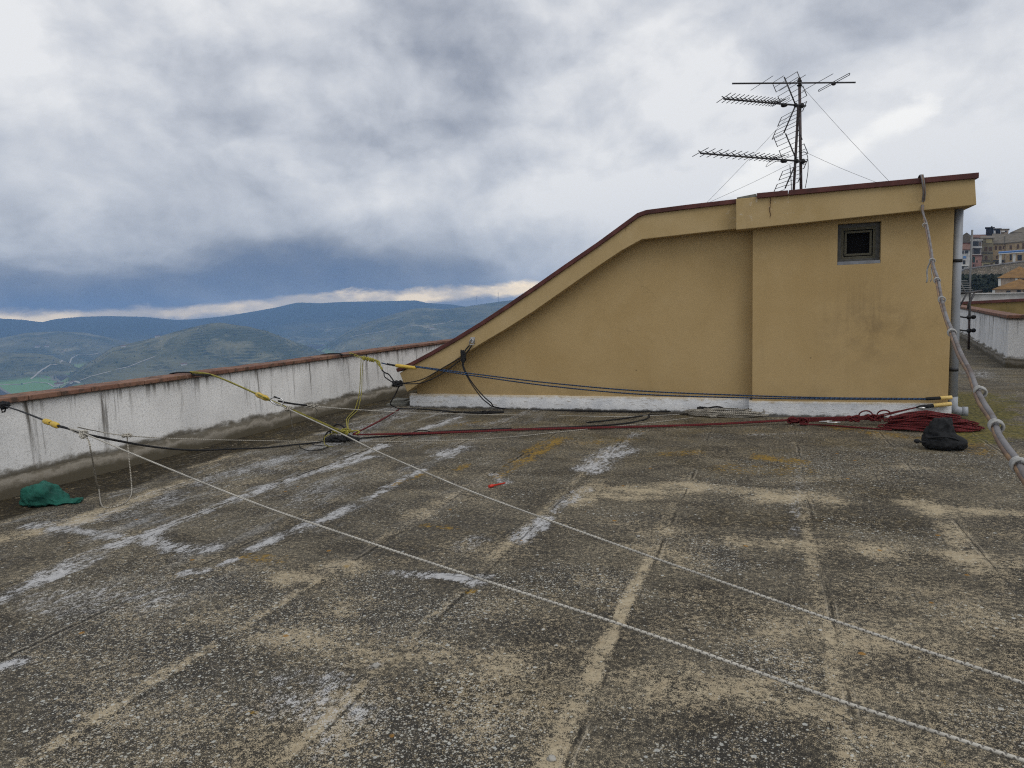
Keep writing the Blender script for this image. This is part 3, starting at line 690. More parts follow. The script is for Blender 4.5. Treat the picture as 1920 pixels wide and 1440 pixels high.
# downpipe on the right corner
xp, yp = xz(1791, 600, YWR + .05)[0] + .012, YWR + .12
rp = .052
zb = .16
mb = MB().tube([(xp, yp, 2.72), (xp, yp, 1.5), (xp + .008, yp, zb)], rp, 20)
dp = mb.build('downpipe', M['pipe'], sh)
mb = MB().tube([(xp + .008, yp, zb + .12), (xp + .008, yp, zb - .0), (xp + .03, yp - .004, zb - .045), (xp + .075, yp - .01, zb - .065), (xp + .17, yp - .02, zb - .068)], [rp + .004] * 5, 20)
mb.tube([(xp + .11, yp - .012, zb - .068), (xp + .172, yp - .02, zb - .068)], rp + .01, 20)
mb.build('elbow', M['pipe'], dp)
for py in (489, 693):
    z = vy(1791, py, yp).z
    mb = MB().tube([(xp, yp, z - .018), (xp, yp, z + .018)], rp + .007, 20); mb.box(xp - rp - .03, xp - rp, yp - .02, yp + .02, z - .018, z + .018)
    mb.build('bracket', M['black_plastic'], dp)
# anchor plate for the shackle stays with the wall
# ================================================================== TV ANTENNA MAST
YA = 11.6
ma = vy(1503, 352, YA); mt = vy(1499, 146, YA)
am = thing('antenna_mast', 'tall TV antenna mast with three antennas standing on the stair house roof', 'antenna', (ma.x, YA, ma.z - .3))
MB().tube([(ma.x, YA, ma.z - .35), mt], .021, 10).build('pole', M['steel_dark'], am)
s0 = vy(1488, 353, YA + .02); s1 = vy(1497, 196, YA + .05)
MB().tube([(s0.x - .01, YA + .02, s0.z - .3), s1], .019, 10).build('strut', M['steel_dark'], am)
def mastpt(py): q = vy(1499 + (py - 146) * .02, py, YA); return q
HB = Vector((math.cos(YAW), math.sin(YAW), 0)); FB = Vector((-math.sin(YAW), math.cos(YAW), 0))
rod_d = (FB * math.cos(math.radians(-8)) + HB * math.sin(math.radians(-8))).normalized()
boom_d = Vector((-rod_d.y, rod_d.x, 0))      # points left
def px_of(P):
    v = P - CAM; R, U, F = AX; z = v.dot(F); return 960 + FPX * v.dot(R) / z, 720 - FPX * v.dot(U) / z
def boom_to(P, pxx, dz_px):
    lo, hi = 0.0, 4.0
    for _ in range(40):
        mid_ = (lo + hi) / 2
        if px_of(P + boom_d * mid_)[0] > pxx: lo = mid_
        else: hi = mid_
    L = lo; T = P + boom_d * L; q = px_of(T)
    T.z += (q[1] - dz_px) * L * 0 + (q[1] - dz_px) * (T - CAM).length / FPX
    return T
def rod(mb, c, h, r=.0035): mb.tube([c - rod_d * h, c + rod_d * h], r, 5)
def yagi(py_m, tip, nd, first, long):
    P = mastpt(py_m); P = P - rod_d * .05
    T = boom_to(P, *tip); ax = (T - P)
    bo = MB().tube([P - ax.normalized() * .06, T], .014, 8).build('yagi_antenna', M['alu'], am)
    for k in range(nd):
        f = first + (1 - first) * (k / (nd - 1)) ** 1.3
        h = (.155 - .035 * (1 - f)) * long
        mb = MB(); c_ = P + ax * f + Vector((0, 0, .014)); rod(mb, c_, h if k < nd - 1 else h * 1.05, .0055)
        mb.tube([c_ - ax.normalized() * .012, c_ + ax.normalized() * .03 + Vector((0, 0, .02))], .008, 5)
        mb.build('director', M['alu'], bo)
    # dipole box and reflector hinge
    c_ = P + ax * (first - .07); mb = MB(); blob(mb, c_ - Vector((0, 0, .015)), (.05, .035, .03), 3, 10, 8, .15)
    mb.tube([c_ - rod_d * .14 + Vector((0, 0, .03)), c_ + rod_d * .14 + Vector((0, 0, .03)), c_ + rod_d * .14 + Vector((0, 0, .055)), c_ - rod_d * .14 + Vector((0, 0, .055)), c_ - rod_d * .14 + Vector((0, 0, .03))], .0035, 5)
    mb.build('dipole', M['black_plastic'], bo)
    A = P + ax.normalized() * .10; mb = MB(); blob(mb, A, (.03, .03, .035), 5, 8, 6, .1); blob(mb, P, (.035, .035, .04), 6, 8, 6, .1)
    mb.tube([P - boom_d * .0 , P - boom_d * .07], .005, 5); mb.build('clamp', M['black_plastic'], bo)
    for s in (1, -1):
        up = (boom_d * .185 + Vector((0, 0, .40 * s))); L = up.length; u = up.normalized()
        mb = MB().tube([A, A + up], .011, 6)
        for half in (-1, 1):    # two leaves of thin rods each side of the spine
            a0, a1 = (.10, .92) if half < 0 else (.22, 1.04)
            for k in range(6):
                f = a0 + (a1 - a0) * k / 5
                q = A + u * L * f
                mb.tube([q, q + rod_d * half * .33], .0042, 4)
            for e in (.325,):
                mb.tube([A + u * L * a0 + rod_d * half * e, A + u * L * (a0 + (a1 - a0) * .42) + rod_d * half * e], .0065, 4)
                mb.tube([A + u * L * (a0 + (a1 - a0) * .58) + rod_d * half * e, A + u * L * a1 + rod_d * half * e], .0065, 4)
        mb.build('reflector', M['alu'], bo)
yagi(200, (1357, 187), 16, .30, 1.45)
yagi(304, (1313, 289), 15, .26, 1.75)
# band III antenna on the top
P = mastpt(153) - rod_d * .05; T = boom_to(P, 1373, 155.5)
Rr = boom_to(P, 1373, 155.5); ax = (T - P)
Q = P - ax * (101 / 126.0) * 1.0
qq = px_of(Q); Q.z += (qq[1] - 153) * (Q - CAM).length / FPX
bt = MB().tube([Q, T], .0125, 8).build('boom_antenna', M['alu'], am)
def bpt(px): f = (px - 1373) / (1600 - 1373); return T.lerp(Q, f)
for px, h in ((1426, .33), (1482, .36), (1528, .40)):
    mb = MB(); rod(mb, bpt(px), h, .004); mb.build('element', M['alu'], bt)
c_ = bpt(1559); mb = MB(); e = rod_d * .38; u_ = Vector((0, 0, .013)); v_ = boom_d * .012
mb.tube([c_ - e + u_, c_ + e + u_, c_ + e * 1.03, c_ + e - u_, c_ - e - u_, c_ - e * 1.03], .0055, 6, closed=True); blob(mb, c_ - u_, (.035, .035, .03), 9, 8, 6, .1)
mb.build('folded_dipole', M['alu'], bt)
mb = MB(); blob(mb, mastpt(153), (.035, .04, .035), 2, 8, 6, .1); blob(mb, mastpt(160), (.04, .03, .02), 4, 8, 6, .1); mb.build('clamp', M['black_plastic'], bt)
for a, b_ in (((1500, 158), (1672, 338)), ((1500, 195), (1325, 374)), ((1505, 283), (1656, 340)), ((1500, 298), (1330, 373))):
    A = vy(*a, YA); B = vy(*b_, YA - .6 if b_[0] > 1500 else YA - .3); B.z -= .05
    MB().tube(spline([A, A.lerp(B, .5) - Vector((0, 0, .015)), B], .2), .0023, 5).build('guy_wire', M['alu'], am)
mb = MB().tube(spline([vy(1499, 287, YA - .03), vy(1508, 285, YA - .04), vy(1514, 292, YA - .04), vy(1515, 320, YA - .04), vy(1510, 352, YA - .04)], .03), .005, 6)
mb.tube(spline([vy(1478, 306, YA - .06), vy(1447, 302, YA - .06), vy(1436, 313, YA - .06), vy(1452, 304, YA - .06), vy(1462, 300, YA - .06)], .02), .0035, 5)
mb.tube(spline([vy(1481, 310, YA - .03), vy(1483, 335, YA - .03), vy(1484, 360, YA - .03)], .05), .006, 5)
mb.build('feeder_cable', M['black_plastic'], am)

# ================================================================== ROPES AND RIGGING
PX_ = XP + .06
# -- left sling and long white rope
A = vx(-12, 757, PX_); B = fl(1925, 1427, .45)
def lineA(x, y): return vpl(x, y, A, B)
sg = thing('webbing_sling', 'black webbing sling with yellow sleeves running down from the left end of the parapet', 'sling', A)
pts = [Vector((XP - .3, A.y, .93)), Vector((XP + .02, A.y, .94)), Vector((XP + .075, A.y, .9)), lineA(30, 768), lineA(60, 779), lineA(95, 793)]
MB().tube(spline(pts, .04), .017, 8, flat=.35).build('strap', M['black_fabric'], sg)
mb = MB(); mb.tube(tangle(lineA(8, 760), .035, .035, .03, .01, 4, 2), .011, 6)
mb.tube([lineA(8, 766), lineA(3, 768), lineA(4, 773), lineA(9, 772), lineA(10, 767)], .006, 6); mb.build('knot', M['black_fabric'], sg)
for a, b_ in (((83, 789), (95, 793)), ((97, 794), (109, 799))):
    p0, p1 = lineA(*a), lineA(*b_); MB().tube([p0, p0.lerp(p1, .2), p0.lerp(p1, .8), p1], [.016, .023, .023, .016], 10).build('sleeve', M['sleeve'], sg)
mb = MB(); mb.tube(spline([lineA(107, 798), lineA(120, 801), lineA(132, 805)], .02), .009, 6); mb.tube(spline([lineA(107, 800), lineA(122, 803), lineA(138, 808), lineA(150, 812)], .02), .005, 6)
mb.build('tail', M['black_fabric'], sg)
ra = thing('rope', 'long white flecked rope crossing the floor from the black webbing sling', 'rope', lineA(156, 813))
pl_ = [lineA(*q) for q in ((128, 803), (142, 806), (156, 812), (300, 872), (480, 944), (680, 1013), (880, 1079), (1200, 1183), (1560, 1309), (1920, 1426))]
e = (pl_[-1] - pl_[-2]).normalized(); pl_.append(pl_[-1] + e * 1.2)
MB().tube(spline(pl_, .05), .0053, 8).build('long_line', M['rope_white'], ra)
mb = MB(); kc = lineA(157, 814); mb.tube(tangle(kc, .022, .022, .03, .006, 5, 5), .0075, 6)
mb.tube(spline([lineA(150, 808), lineA(138, 806), lineA(128, 803), lineA(140, 810), lineA(152, 814)], .02), .006, 6)
mb.build('knot', M['rope_white'], ra)
# tail that hangs to the floor and comes back up to the thin rope
thA = lineA(146, 801); K2 = vpl(238, 817, A, A + Vector((4.2, 2.6, 0)))
tail = [lineA(158, 816), lineA(166, 826), lineA(171, 850)]
f0 = fl(186, 925, .006); f1 = fl(190, 946, .006)
tail += [tail[-1].lerp(f0, .55) - Vector((0, 0, .03)), f0 + Vector((0, 0, .05)), f1, fl(202, 952, .006), fl(228, 946, .006), fl(243, 934, .006)]
up0 = fl(247, 915, .03)
tail += [up0, up0.lerp(K2, .5), K2 + Vector((0, 0, -.05)), K2]
MB().tube(spline(tail, .03), .0058, 8).build('hanging_tail', M['rope_grey'], ra)
# -- thin grey rope with coil by the plinth
CO = fl(1355, 780)
rg = thing('rope', 'thin grey rope running from the left sling to its coil by the white plinth', 'rope', (CO.x, CO.y, 0))
pts = [thA, vpl(180, 808, A, K2), K2, vpl(300, 821, K2, fl(590, 827)), fl(590, 828, .03), fl(680, 829, .012), fl(860, 825, .01), fl(960, 819, .01), fl(1057, 809, .01), fl(1197, 795, .01), fl(1299, 783, .012)]
pts[3] = pts[2].lerp(pts[4], .3) - Vector((0, 0, .015))
MB().tube(spline(pts, .05), .0047, 7).build('long_line', M['rope_grey'], rg)
MB().tube([K2 + Vector(q) for q in tangle((0, 0, 0), .05, .035, .015, .006, 5, 4)], .006, 6).build('knot', M['rope_grey'], rg)
cp = []; rd = random.Random(5)
for k in range(15):
    a_ = .36 + rd.uniform(-.08, .12) + (.12 if k % 6 == 5 else 0); b_ = .14 + rd.uniform(-.05, .04); ox = rd.uniform(-.08, .08) + (.12 if k % 6 == 5 else 0); oy = rd.uniform(-.03, .03)
    ph0 = rd.uniform(0, .6)
    for i in range(18):
        th = ph0 + i / 18 * 2 * math.pi
        cp.append(Vector((CO.x + ox + a_ * math.cos(th), CO.y - .04 + oy + b_ * math.sin(th), .012 + .005 * k + .02 * max(0, math.sin(th * 2 + k)))))
MB().tube(spline(cp, .04), .0055, 6).build('coil', M['rope_grey'], rg)
mb = MB(); mb.tube([(CO.x - .12 + q[0], CO.y - .2 + q[1], .03 + q[2]) for q in tangle((0, 0, 0), .06, .03, .02, .006, 5, 9)], .006, 6)
mb.build('tied_end', M['rope_grey'], rg); mb = MB()
mb.tube(spline([(CO.x + .3, CO.y + .05, .07), (CO.x + .42, CO.y + .08, .16), (CO.x + .52, CO.y + .05, .12), (CO.x + .54, CO.y - .02, .04), (CO.x + .4, CO.y - .06, .02)], .03), .0055, 6)
mb.build('loose_loop', M['rope_grey'], rg)
# -- second long white rope and first yellow anchor
A2 = vx(362, 690, PX_); B2 = fl(1925, 1282, .5)
def lineB(x, y): return vpl(x, y, A2, B2)
KN = fl(648, 812, .16)
y1 = thing('cord_anchor', 'doubled yellow cord running down from the middle of the parapet to the floor knot', 'rope', A2)
for k in (-1, 1):
    o_ = Vector((0, .012 * k, -.008 * k))
    pts = [Vector((XP + .02, A2.y, .945)) + o_, lineB(400, 704) + o_, lineB(480, 738) + o_, lineB(505, 750) + o_ * 1.5, lineB(505, 750).lerp(KN, .5) + o_ * 2, KN + o_]
    MB().tube(spline(pts, .04), .0075, 7).build('strand', M['rope_yellow'], y1)
MB().tube(spline([Vector((XP - .33, A2.y + .02, .925)), Vector((XP - .2, A2.y + .01, .942)), Vector((XP + .03, A2.y, .942)), Vector((XP + .085, A2.y - .02, .915)), lineB(398, 703)], .04), .024, 8, flat=.4).build('edge_pad', M['black_fabric'], y1)
p0, p1 = lineB(481, 739), lineB(502, 748)
MB().tube([p0, p0.lerp(p1, .2), p0.lerp(p1, .5), p0.lerp(p1, .8), p1], [.018, .028, .024, .028, .018], 10).build('sleeve', M['sleeve'], y1)
mb = MB()
for k in range(7): 
    c_ = KN + Vector((-.16 + .035 * k, .0 - .01 * k, .02)); mb.tube([c_ + Vector(q) for q in tangle((0, 0, 0), .018, .035, .028, .006, 2, 30 + k)], .0065, 6)
mb.tube([KN + Vector(q) for q in tangle((.0, .02, .02), .07, .04, .03, .006, 4, 12)], .0065, 6)
mb.tube(spline([KN + Vector((.05, 0, .02)), KN + Vector((.13, .02, .03)), KN + Vector((.2, .0, .02)), KN + Vector((.17, -.04, 0))], .03), .009, 6)
mb.tube(spline([KN + Vector((-.14, 0, 0)), KN + Vector((-.26, -.05, -.04)), KN + Vector((-.22, -.12, -.13)), KN + Vector((-.1, -.14, -.14))], .03), .0045, 6)
mb.build('knot', M['rope_yellow'], y1)
rb = thing('rope', 'white flecked rope slanting across the middle of the floor from the yellow cord', 'rope', lineB(507, 750))
pts = [lineB(*q) for q in ((507, 751), (560, 776), (640, 813), (700, 843), (780, 878), (870, 916), (960, 950), (1100, 1001), (1240, 1051), (1500, 1142), (1740, 1222), (1920, 1281))]
pts.append(pts[-1] + (pts[-1] - pts[-2]).normalized() * 1.0)
MB().tube(spline(pts, .05), .0053, 8).build('long_line', M['rope_white'], rb)
mb = MB(); kk = lineB(541, 767); mb.tube([kk + Vector(q) for q in tangle((0, 0, 0), .03, .025, .02, .006, 4, 15)], .006, 6)
h0 = lineB(544, 770); h1 = fl(553, 822, .01)
mb.tube(spline([h0, h0.lerp(h1, .3) - Vector((0, 0, .05)), h0.lerp(h1, .7), h1, fl(556, 829, .008)], .04), .005, 6)
mb.build('hanging_tail', M['rope_grey'], rb)
# -- thin white rope from the carabiner, low across to the right
A3 = lineB(520, 751); E3 = fl(960, 778, .012)
rc = thing('rope', 'thin pale rope stretched low behind the yellow knot from a small carabiner', 'rope', A3)
def lineC(x, y): return vpl(x, y, A3, E3)
pts = [lineC(533, 756), lineC(575, 760), lineC(600, 763), lineC(700, 770), lineC(800, 775)]
pts += [E3, fl(1080, 780, .008), fl(1180, 781, .008), fl(1290, 776, .008)]
MB().tube(spline(pts, .05), .0047, 7).build('long_line', M['rope_white'], rc)
MB().tube(spline([lineC(522, 752), lineC(548, 757), lineC(575, 760)], .03), .009, 7).build('black_lanyard', M['rope_black'], rc)
mb = MB(); kk = lineC(585, 761); mb.tube([kk + Vector(q) for q in tangle((0, 0, 0), .06, .03, .018, .006, 5, 16)], .006, 6)
h1 = fl(592, 788, .01); mb.tube(spline([kk, kk + Vector((.04, .02, -.04)), kk.lerp(h1, .6) + Vector((.02, 0, 0)), h1], .03), .006, 6)
mb.build('knot', M['rope_grey'], rc)
def carabiner(c, d, up, L, W, label):
    d = d.normalized(); up = (up - d * up.dot(d)).normalized()
    pts = []
    for i in range(24):
        th = 2 * math.pi * i / 24
        pts.append(c + d * math.cos(th) * L / 2 + up * math.sin(th) * W / 2 * (1 + .25 * math.cos(th)))
    root = thing('carabiner', label, 'carabiner', c)
    MB().tube(pts, .0065, 7, closed=True).build('body', M['chrome'], root)
    MB().tube([c + up * W * .45 - d * L * .28, c + up * W * .47 + d * L * .2], .008, 7).build('gate', M['black_plastic'], root)
carabiner(lineB(519, 752), Vector((1, .2, -.3)), Vector((0, 0, 1)), .13, .07, 'small steel carabiner clipping the thin pale rope to the yellow cord')
# -- second yellow anchor further along the parapet
A4 = vx(640, 658, PX_); BE = vy(1784, 749, YWR - .075)
def lineD(x, y): return vpl(x, y, A4, BE)
y2 = thing('cord_anchor', 'yellow knotted cord at the far part of the parapet beside the blue rope', 'rope', A4)
MB().tube(spline([Vector((XP - .33, A4.y - .02, .925)), Vector((XP - .18, A4.y, .942)), Vector((XP + .03, A4.y, .942)), Vector((XP + .085, A4.y, .92)), lineD(664, 665)], .04), .024, 8, flat=.4).build('edge_pad', M['black_fabric'], y2)
mb = MB()
for k in (-1, 1):
    o_ = Vector((0, 0, .012 * k)); mb.tube(spline([lineD(655, 662) + o_, lineD(668, 667) + o_, lineD(680, 671) + o_, lineD(705, 676) + o_], .03), .006, 6)
mb.build('strand', M['rope_yellow'], y2)
mb = MB()
for k in range(9):
    c_ = lineD(680 + 2.6 * k, 671 + .55 * k); mb.tube([c_ + Vector(q) for q in tangle((0, 0, 0), .014, .03, .03, .006, 2, 50 + k)], .0085, 6)
mb.tube(spline([lineD(704, 675), lineD(711, 679), lineD(713, 687), lineD(717, 694), lineD(715, 689), lineD(709, 683), lineD(706, 677)], .02), .014, 6)
mb.build('knot', M['rope_yellow'], y2)
for k in (0, 1):
    g = fl(664 + 6 * k, 772, .01)
    pts = [lineD(677 + 4 * k, 674), lineD(676 + 3 * k, 700), lineD(674 + 4 * k, 735)]
    pts += [pts[-1].lerp(g, .5) + Vector((0, .0, -.02)), g + Vector((0, 0, .02)), fl(650 + 4 * k, 786, .03), KN + Vector((.02, .03, .02))]
    MB().tube(spline(pts, .04), .007, 6).build('hanging_loop', M['rope_yellow'], y2)
# -- doubled blue rope along the façade
rbl = thing('rope', 'doubled blue rope stretched in front of the ochre wall between two yellow sleeves', 'rope', lineD(742, 686))
for k in (0, 1):
    pts = [lineD(716, 680.5), lineD(735, 684.5), lineD(780, 687 + k), lineD(900, 702.5 + 3.5 * k), lineD(1030, 718 + 5.5 * k), lineD(1200, 733 + 6 * k), lineD(1411, 742 + 4 * k), lineD(1560, 746 + 2 * k), lineD(1735, 747.5 + k)]
    pts = [q + Vector((0, -.012 * k, 0)) for q in pts]
    MB().tube(spline(pts, .06), .0095, 8).build('strand', M['rope_blue'], rbl)
MB().tube(spline([lineD(726, 682.5), lineD(731, 683.5), lineD(744, 686)], .03), .026, 8, flat=.6).build('strap', M['black_fabric'], rbl)
MB().tube([lineD(742, 685.2), lineD(744, 685.5), lineD(778, 689.5), lineD(780, 690)], [.025, .036, .036, .028], 10, flat=.8).build('sleeve', M['sleeve'], rbl)
e0, e1 = vy(1728, 748.5, YWR - .075), vy(1785, 745, YWR - .065)
MB().tube([e0, e0.lerp(e1, .2), e0.lerp(e1, .62)], [.014, .03, .03], 8, flat=.7).build('strap', M['black_fabric'], rbl)
MB().tube([e0.lerp(e1, .6), e0.lerp(e1, .63), e0.lerp(e1, .98), e1], [.024, .031, .031, .026], 10, flat=.8).build('sleeve', M['sleeve_pale'], rbl)
# -- black rope over the slope, anchored on a shackle
SH = vy(884, 642, YFL - .03)
rk = thing('rope', 'black rope hung from the steel shackle, trailing along the foot of the wall', 'rope', SH)
SHl = vy(869, 668, YFL - .07)
mb = MB()
for k in (0, 1):
    mb.tube(spline([vy(880 + k * 4, 648, YFL - .05), vy(873 + 6 * k, 656, YFL - .05), vy(870 + 2 * k, 664, YFL - .06), SHl], .02), .011, 6)
    pts = [SHl, vy(867 + 2 * k, 685, YFL - .1), vy(876 + 2 * k, 706, YFL - .15), vy(891 + 4 * k, 730, YFL - .25), vy(912 + 7 * k, 754, YFL - .35), fl(945, 765 + k, .012), fl(1100, 770 + k, .012), fl(1220, 771 + k * 1.2, .012), fl(1300, 768, .03)]
    mb.tube(spline(pts, .05), .009, 7)
mb.build('doubled_line', M['rope_black'], rk)
mb = MB(); mb.tube([SHl + Vector(q) for q in tangle((0, 0, .0), .03, .025, .10, .01, 6, 21)], .014, 6); mb.build('knot', M['rope_black'], rk)
kc = fl(1320, 768, .06); mb = MB(); mb.tube([kc + Vector(q) for q in tangle((0, 0, 0), .09, .04, .035, .01, 6, 22)], .017, 6)
mb.tube(spline([kc + Vector((.05, 0, .02)), kc + Vector((.18, 0, .045)), kc + Vector((.27, -.01, .02)), kc + Vector((.25, -.02, -.02)), kc + Vector((.1, 0, .0))], .03), .012, 6); mb.build('end_knot', M['rope_black'], rk)
# shackle
sk = thing('shackle', 'small bright steel shackle bolted to the sloping ochre fascia', 'shackle', SH)
mb = MB().tube(spline([SH + Vector((-.03, 0, -.04)), SH + Vector((-.025, -.01, .02)), SH + Vector((.01, -.01, .055)), SH + Vector((.04, -.01, .03)), SH + Vector((.03, 0, -.03))], .01), .009, 8); mb.build('bow', M['chrome'], sk)
MB().tube([SH + Vector((-.045, 0, -.035)), SH + Vector((.045, 0, -.03))], .008, 8).build('pin', M['chrome'], sk)
MB().box(SH.x - .02, SH.x + .05, SH.y + .015, SH.y + .03, SH.z - .01, SH.z + .08).build('plate', M['chrome'], sk)
# -- black sling from the yellow knot across the slab to the shackle
K3 = vy(745, 719, 9.62)
rs = thing('rope', 'black rope knotted beside the low tip of the sloping roof', 'rope', K3)
mb = MB()
mb.tube(spline([vy(716, 694, 9.6), vy(722, 699, 9.6), vy(729, 702, 9.6), vy(738, 714, 9.6)], .02), .011, 6); mb.tube(spline([vy(720, 698, 9.6), vy(721, 706, 9.6), vy(730, 713, 9.6), vy(740, 719, 9.62)], .02), .010, 6)
mb.build('loop', M['rope_black'], rs)
mb = MB(); mb.tube([K3 + Vector(q) for q in tangle((0, 0, 0), .08, .04, .04, .01, 7, 24)], .018, 6); mb.build('knot', M['rope_black'], rs)
mb = MB()
for k in (0, 1):
    mb.tube(spline([K3 + Vector((.05, 0, 0)), vy(790, 712 + 6 * k, 9.72), vy(830, 690 + 10 * k, 9.82), vy(868, 668 + 3 * k, YFL - .08)], .04), .0085, 6)
mb.build('upper_line', M['rope_black'], rs)
f = fl(738, 762, .012)
pts = [K3 + Vector((.03, 0, -.04)), vy(742, 738, 9.65), vy(735, 750, 9.65)]
pts += [pts[-1].lerp(f, .6) + Vector((-.05, 0, 0)), f, fl(750, 766, .012), fl(790, 767, .012), fl(830, 770, .012), fl(870, 772.5, .012), fl(945, 771, .012)]
MB().tube(spline(pts, .04), .010, 7).build('floor_line', M['rope_black'], rs)
mb = MB()
for k, (a, b_) in enumerate(((830, 843), (842, 853), (852, 866))):
    mb.tube(spline([fl(a, 772, .01), fl(a + 4, 772, .08), fl(b_ - 3, 772, .08), fl(b_, 772, .02), fl(b_ + 12, 773, .012)], .02), .008, 6)
mb.tube(spline([fl(870, 773, .015), fl(905, 774, .02), fl(945, 772.5, .015)], .03), .017, 6)
mb.tube(spline([fl(896, 773, .012), fl(906, 771, .05), fl(910, 770, .10)], .02), .007, 6); mb.tube(spline([fl(908, 774, .012), fl(917, 771, .05), fl(920, 770, .09)], .02), .007, 6)
mb.build('tangled_end', M['rope_black'], rs)
# -- black line over the floor from the left sling to the loop right of centre
rl = thing('rope', 'long black rope lying across the floor, bunched under the yellow knot', 'rope', fl(620, 822))
bk = fl(640, 824, .03)
s_ = lineA(163, 815)
pts = [s_, s_.lerp(fl(420, 841, .02), .35) - Vector((0, 0, .05)), s_.lerp(fl(420, 841, .02), .7) - Vector((0, 0, .05)), fl(430, 842, .02), fl(490, 840, .012), fl(560, 833, .012), fl(600, 829, .015), bk + Vector((-.1, 0, 0))]
mb = MB().tube(spline(pts, .05), .0095, 7)
pts = [bk + Vector((.1, 0, 0)), fl(700, 819.5, .012), fl(760, 816, .012), fl(870, 810, .012), fl(980, 804, .012), fl(1080, 800, .012), fl(1150, 796, .012), fl(1195, 790, .012), fl(1214, 784, .012), fl(1212, 779, .012), fl(1150, 787, .012), fl(1100, 792, .012)]
mb.tube(spline(pts, .05), .010, 7)
mb.tube(spline([fl(1212, 779, .012), fl(1225, 776.5, .012), fl(1290, 776, .012), fl(1305, 772, .02)], .05), .007, 6)
mb.tube(spline([fl(769, 813, .012), fl(782, 808, .03), fl(795, 806.5, .03), fl(812, 810, .015), fl(840, 808, .012), fl(960, 803, .012)], .03), .008, 6)
mb.build('line', M['rope_black'], rl)
mb = MB()
for k in range(4):
    c_ = bk + Vector((-.12 + .09 * k, -.02 + .01 * k, .01)); mb.tube([c_ + Vector(q) for q in tangle((0, 0, 0), .08, .05, .035, .01, 4, 60 + k)], .018, 6)
mb.tube(spline([bk + Vector((-.12, 0, 0)), bk + Vector((-.16, 0, .1)), bk + Vector((-.06, .02, .19)), bk + Vector((.06, .02, .13)), bk + Vector((.1, 0, .02))], .03), .011, 6)
mb.tube(spline([bk + Vector((-.24, -.04, -.01)), bk + Vector((-.17, -.02, .1)), bk + Vector((-.02, 0, .12)), bk + Vector((.06, 0, .05))], .03), .010, 6)
mb.build('bunched_knot', M['rope_black'], rl)
mb = MB(); mb.tube(spline([fl(585, 829, .008), fl(588, 834, .008), fl(600, 835.5, .008), fl(612, 834, .008), fl(614, 838, .008), fl(600, 843, .008), fl(580, 845, .008), fl(565, 840, .008), fl(561, 834, .008)], .03), .005, 6); mb.build('loose_loop', M['rope_black'], rl)
# -- dark red rope
RE = vy(1784, 757, YWR - .085)
rr_ = thing('rope', 'doubled dark red rope running from the yellow knot along the floor to the corner', 'rope', fl(665, 815))
rk0 = fl(662, 815, .06)
def lr(px, py, z): return fl(px, py, z)
mb = MB()
for k in (0, 1):
    o_ = Vector((.0, .018 * k, .008 * k))
    mb.tube(spline([rk0, lr(760, 814, .04) + o_, lr(870, 810.5, .03) + o_, lr(1000, 805.5, .022) + o_, lr(1190, 801, .02) + o_, lr(1330, 796.5, .03) + o_, lr(1480, 788.5, .05) + o_], .06), .0095, 7)
    mb.tube(spline([rk0 + Vector((0, .015 * k, .01 * k)), lr(705, 793.5, .05) + Vector((.012 * k, .02 * k, .01)), lr(747, 769, .03) + o_], .05), .0105, 7)
mb.build('doubled_line', M['rope_red'], rr_)
# haul system near the corner
H0, H1 = fl(1480, 788, .06), fl(1640, 783, .10)
mb = MB(); 
for k in range(5): mb.tube(spline([H0 + Vector((.02 * k, 0, .03 - .012 * k)), H0.lerp(H1, .3) + Vector((0, 0, .02 - .01 * k)), H0.lerp(H1, .7) + Vector((0, -.01, .02 - .01 * k)), H1 + Vector((0, 0, .02 - .008 * k))], .05), .0085, 6)
for c_, sx, sd in ((H0 + Vector((.06, 0, .0)), .09, 70), (H0 + Vector((.18, 0, .0)), .06, 71), (H0.lerp(H1, .75), .08, 72), (H1, .10, 73)):
    mb.tube([c_ + Vector(q) for q in tangle((0, 0, 0), sx, .03, .04, .01, 5, sd)], .010, 6)
for c_ in (H1 + Vector((-.1, -.01, .03)), H1 + Vector((.1, -.01, .04))):
    mb.tube([c_ + Vector((.075 * math.cos(a_), .01 * math.sin(2 * a_), .055 * math.sin(a_))) for a_ in np.linspace(0, 6.1, 20)], .0085, 6)
mb.build('haul_knots', M['rope_red'], rr_)
E0 = vy(1718, 764, YWR - .1)
mb = MB()
for k in (0, 1): mb.tube(spline([H1 + Vector((0, 0, .02 - .03 * k)), H1.lerp(E0, .5) + Vector((0, 0, .01 - .012 * k)), E0], .05), .0085, 6)
mb.build('upper_line', M['rope_red'], rr_)
MB().tube(spline([H0 + Vector((.12, -.03, -.04)), fl(1560, 798, .015), fl(1640, 804, .012), fl(1672, 806, .012)], .05), .0105, 7).build('lower_line', M['rope_red'], rr_)
MB().tube([E0, E0.lerp(RE, .12), E0.lerp(RE, .5)], [.015, .034, .032], 8, flat=.7).build('strap', M['black_fabric'], rr_)
MB().tube([E0.lerp(RE, .48), E0.lerp(RE, .5), E0.lerp(RE, .98), RE], [.026, .033, .032, .028], 10, flat=.8).build('sleeve', M['sleeve_pale'], rr_)
c_ = E0.lerp(RE, .15) + Vector((0, -.035, -.01)); mb = MB(); blob(mb, c_, (.045, .02, .018), 4, 10, 6, .1); mb.build('buckle', M['chrome'], rr_)
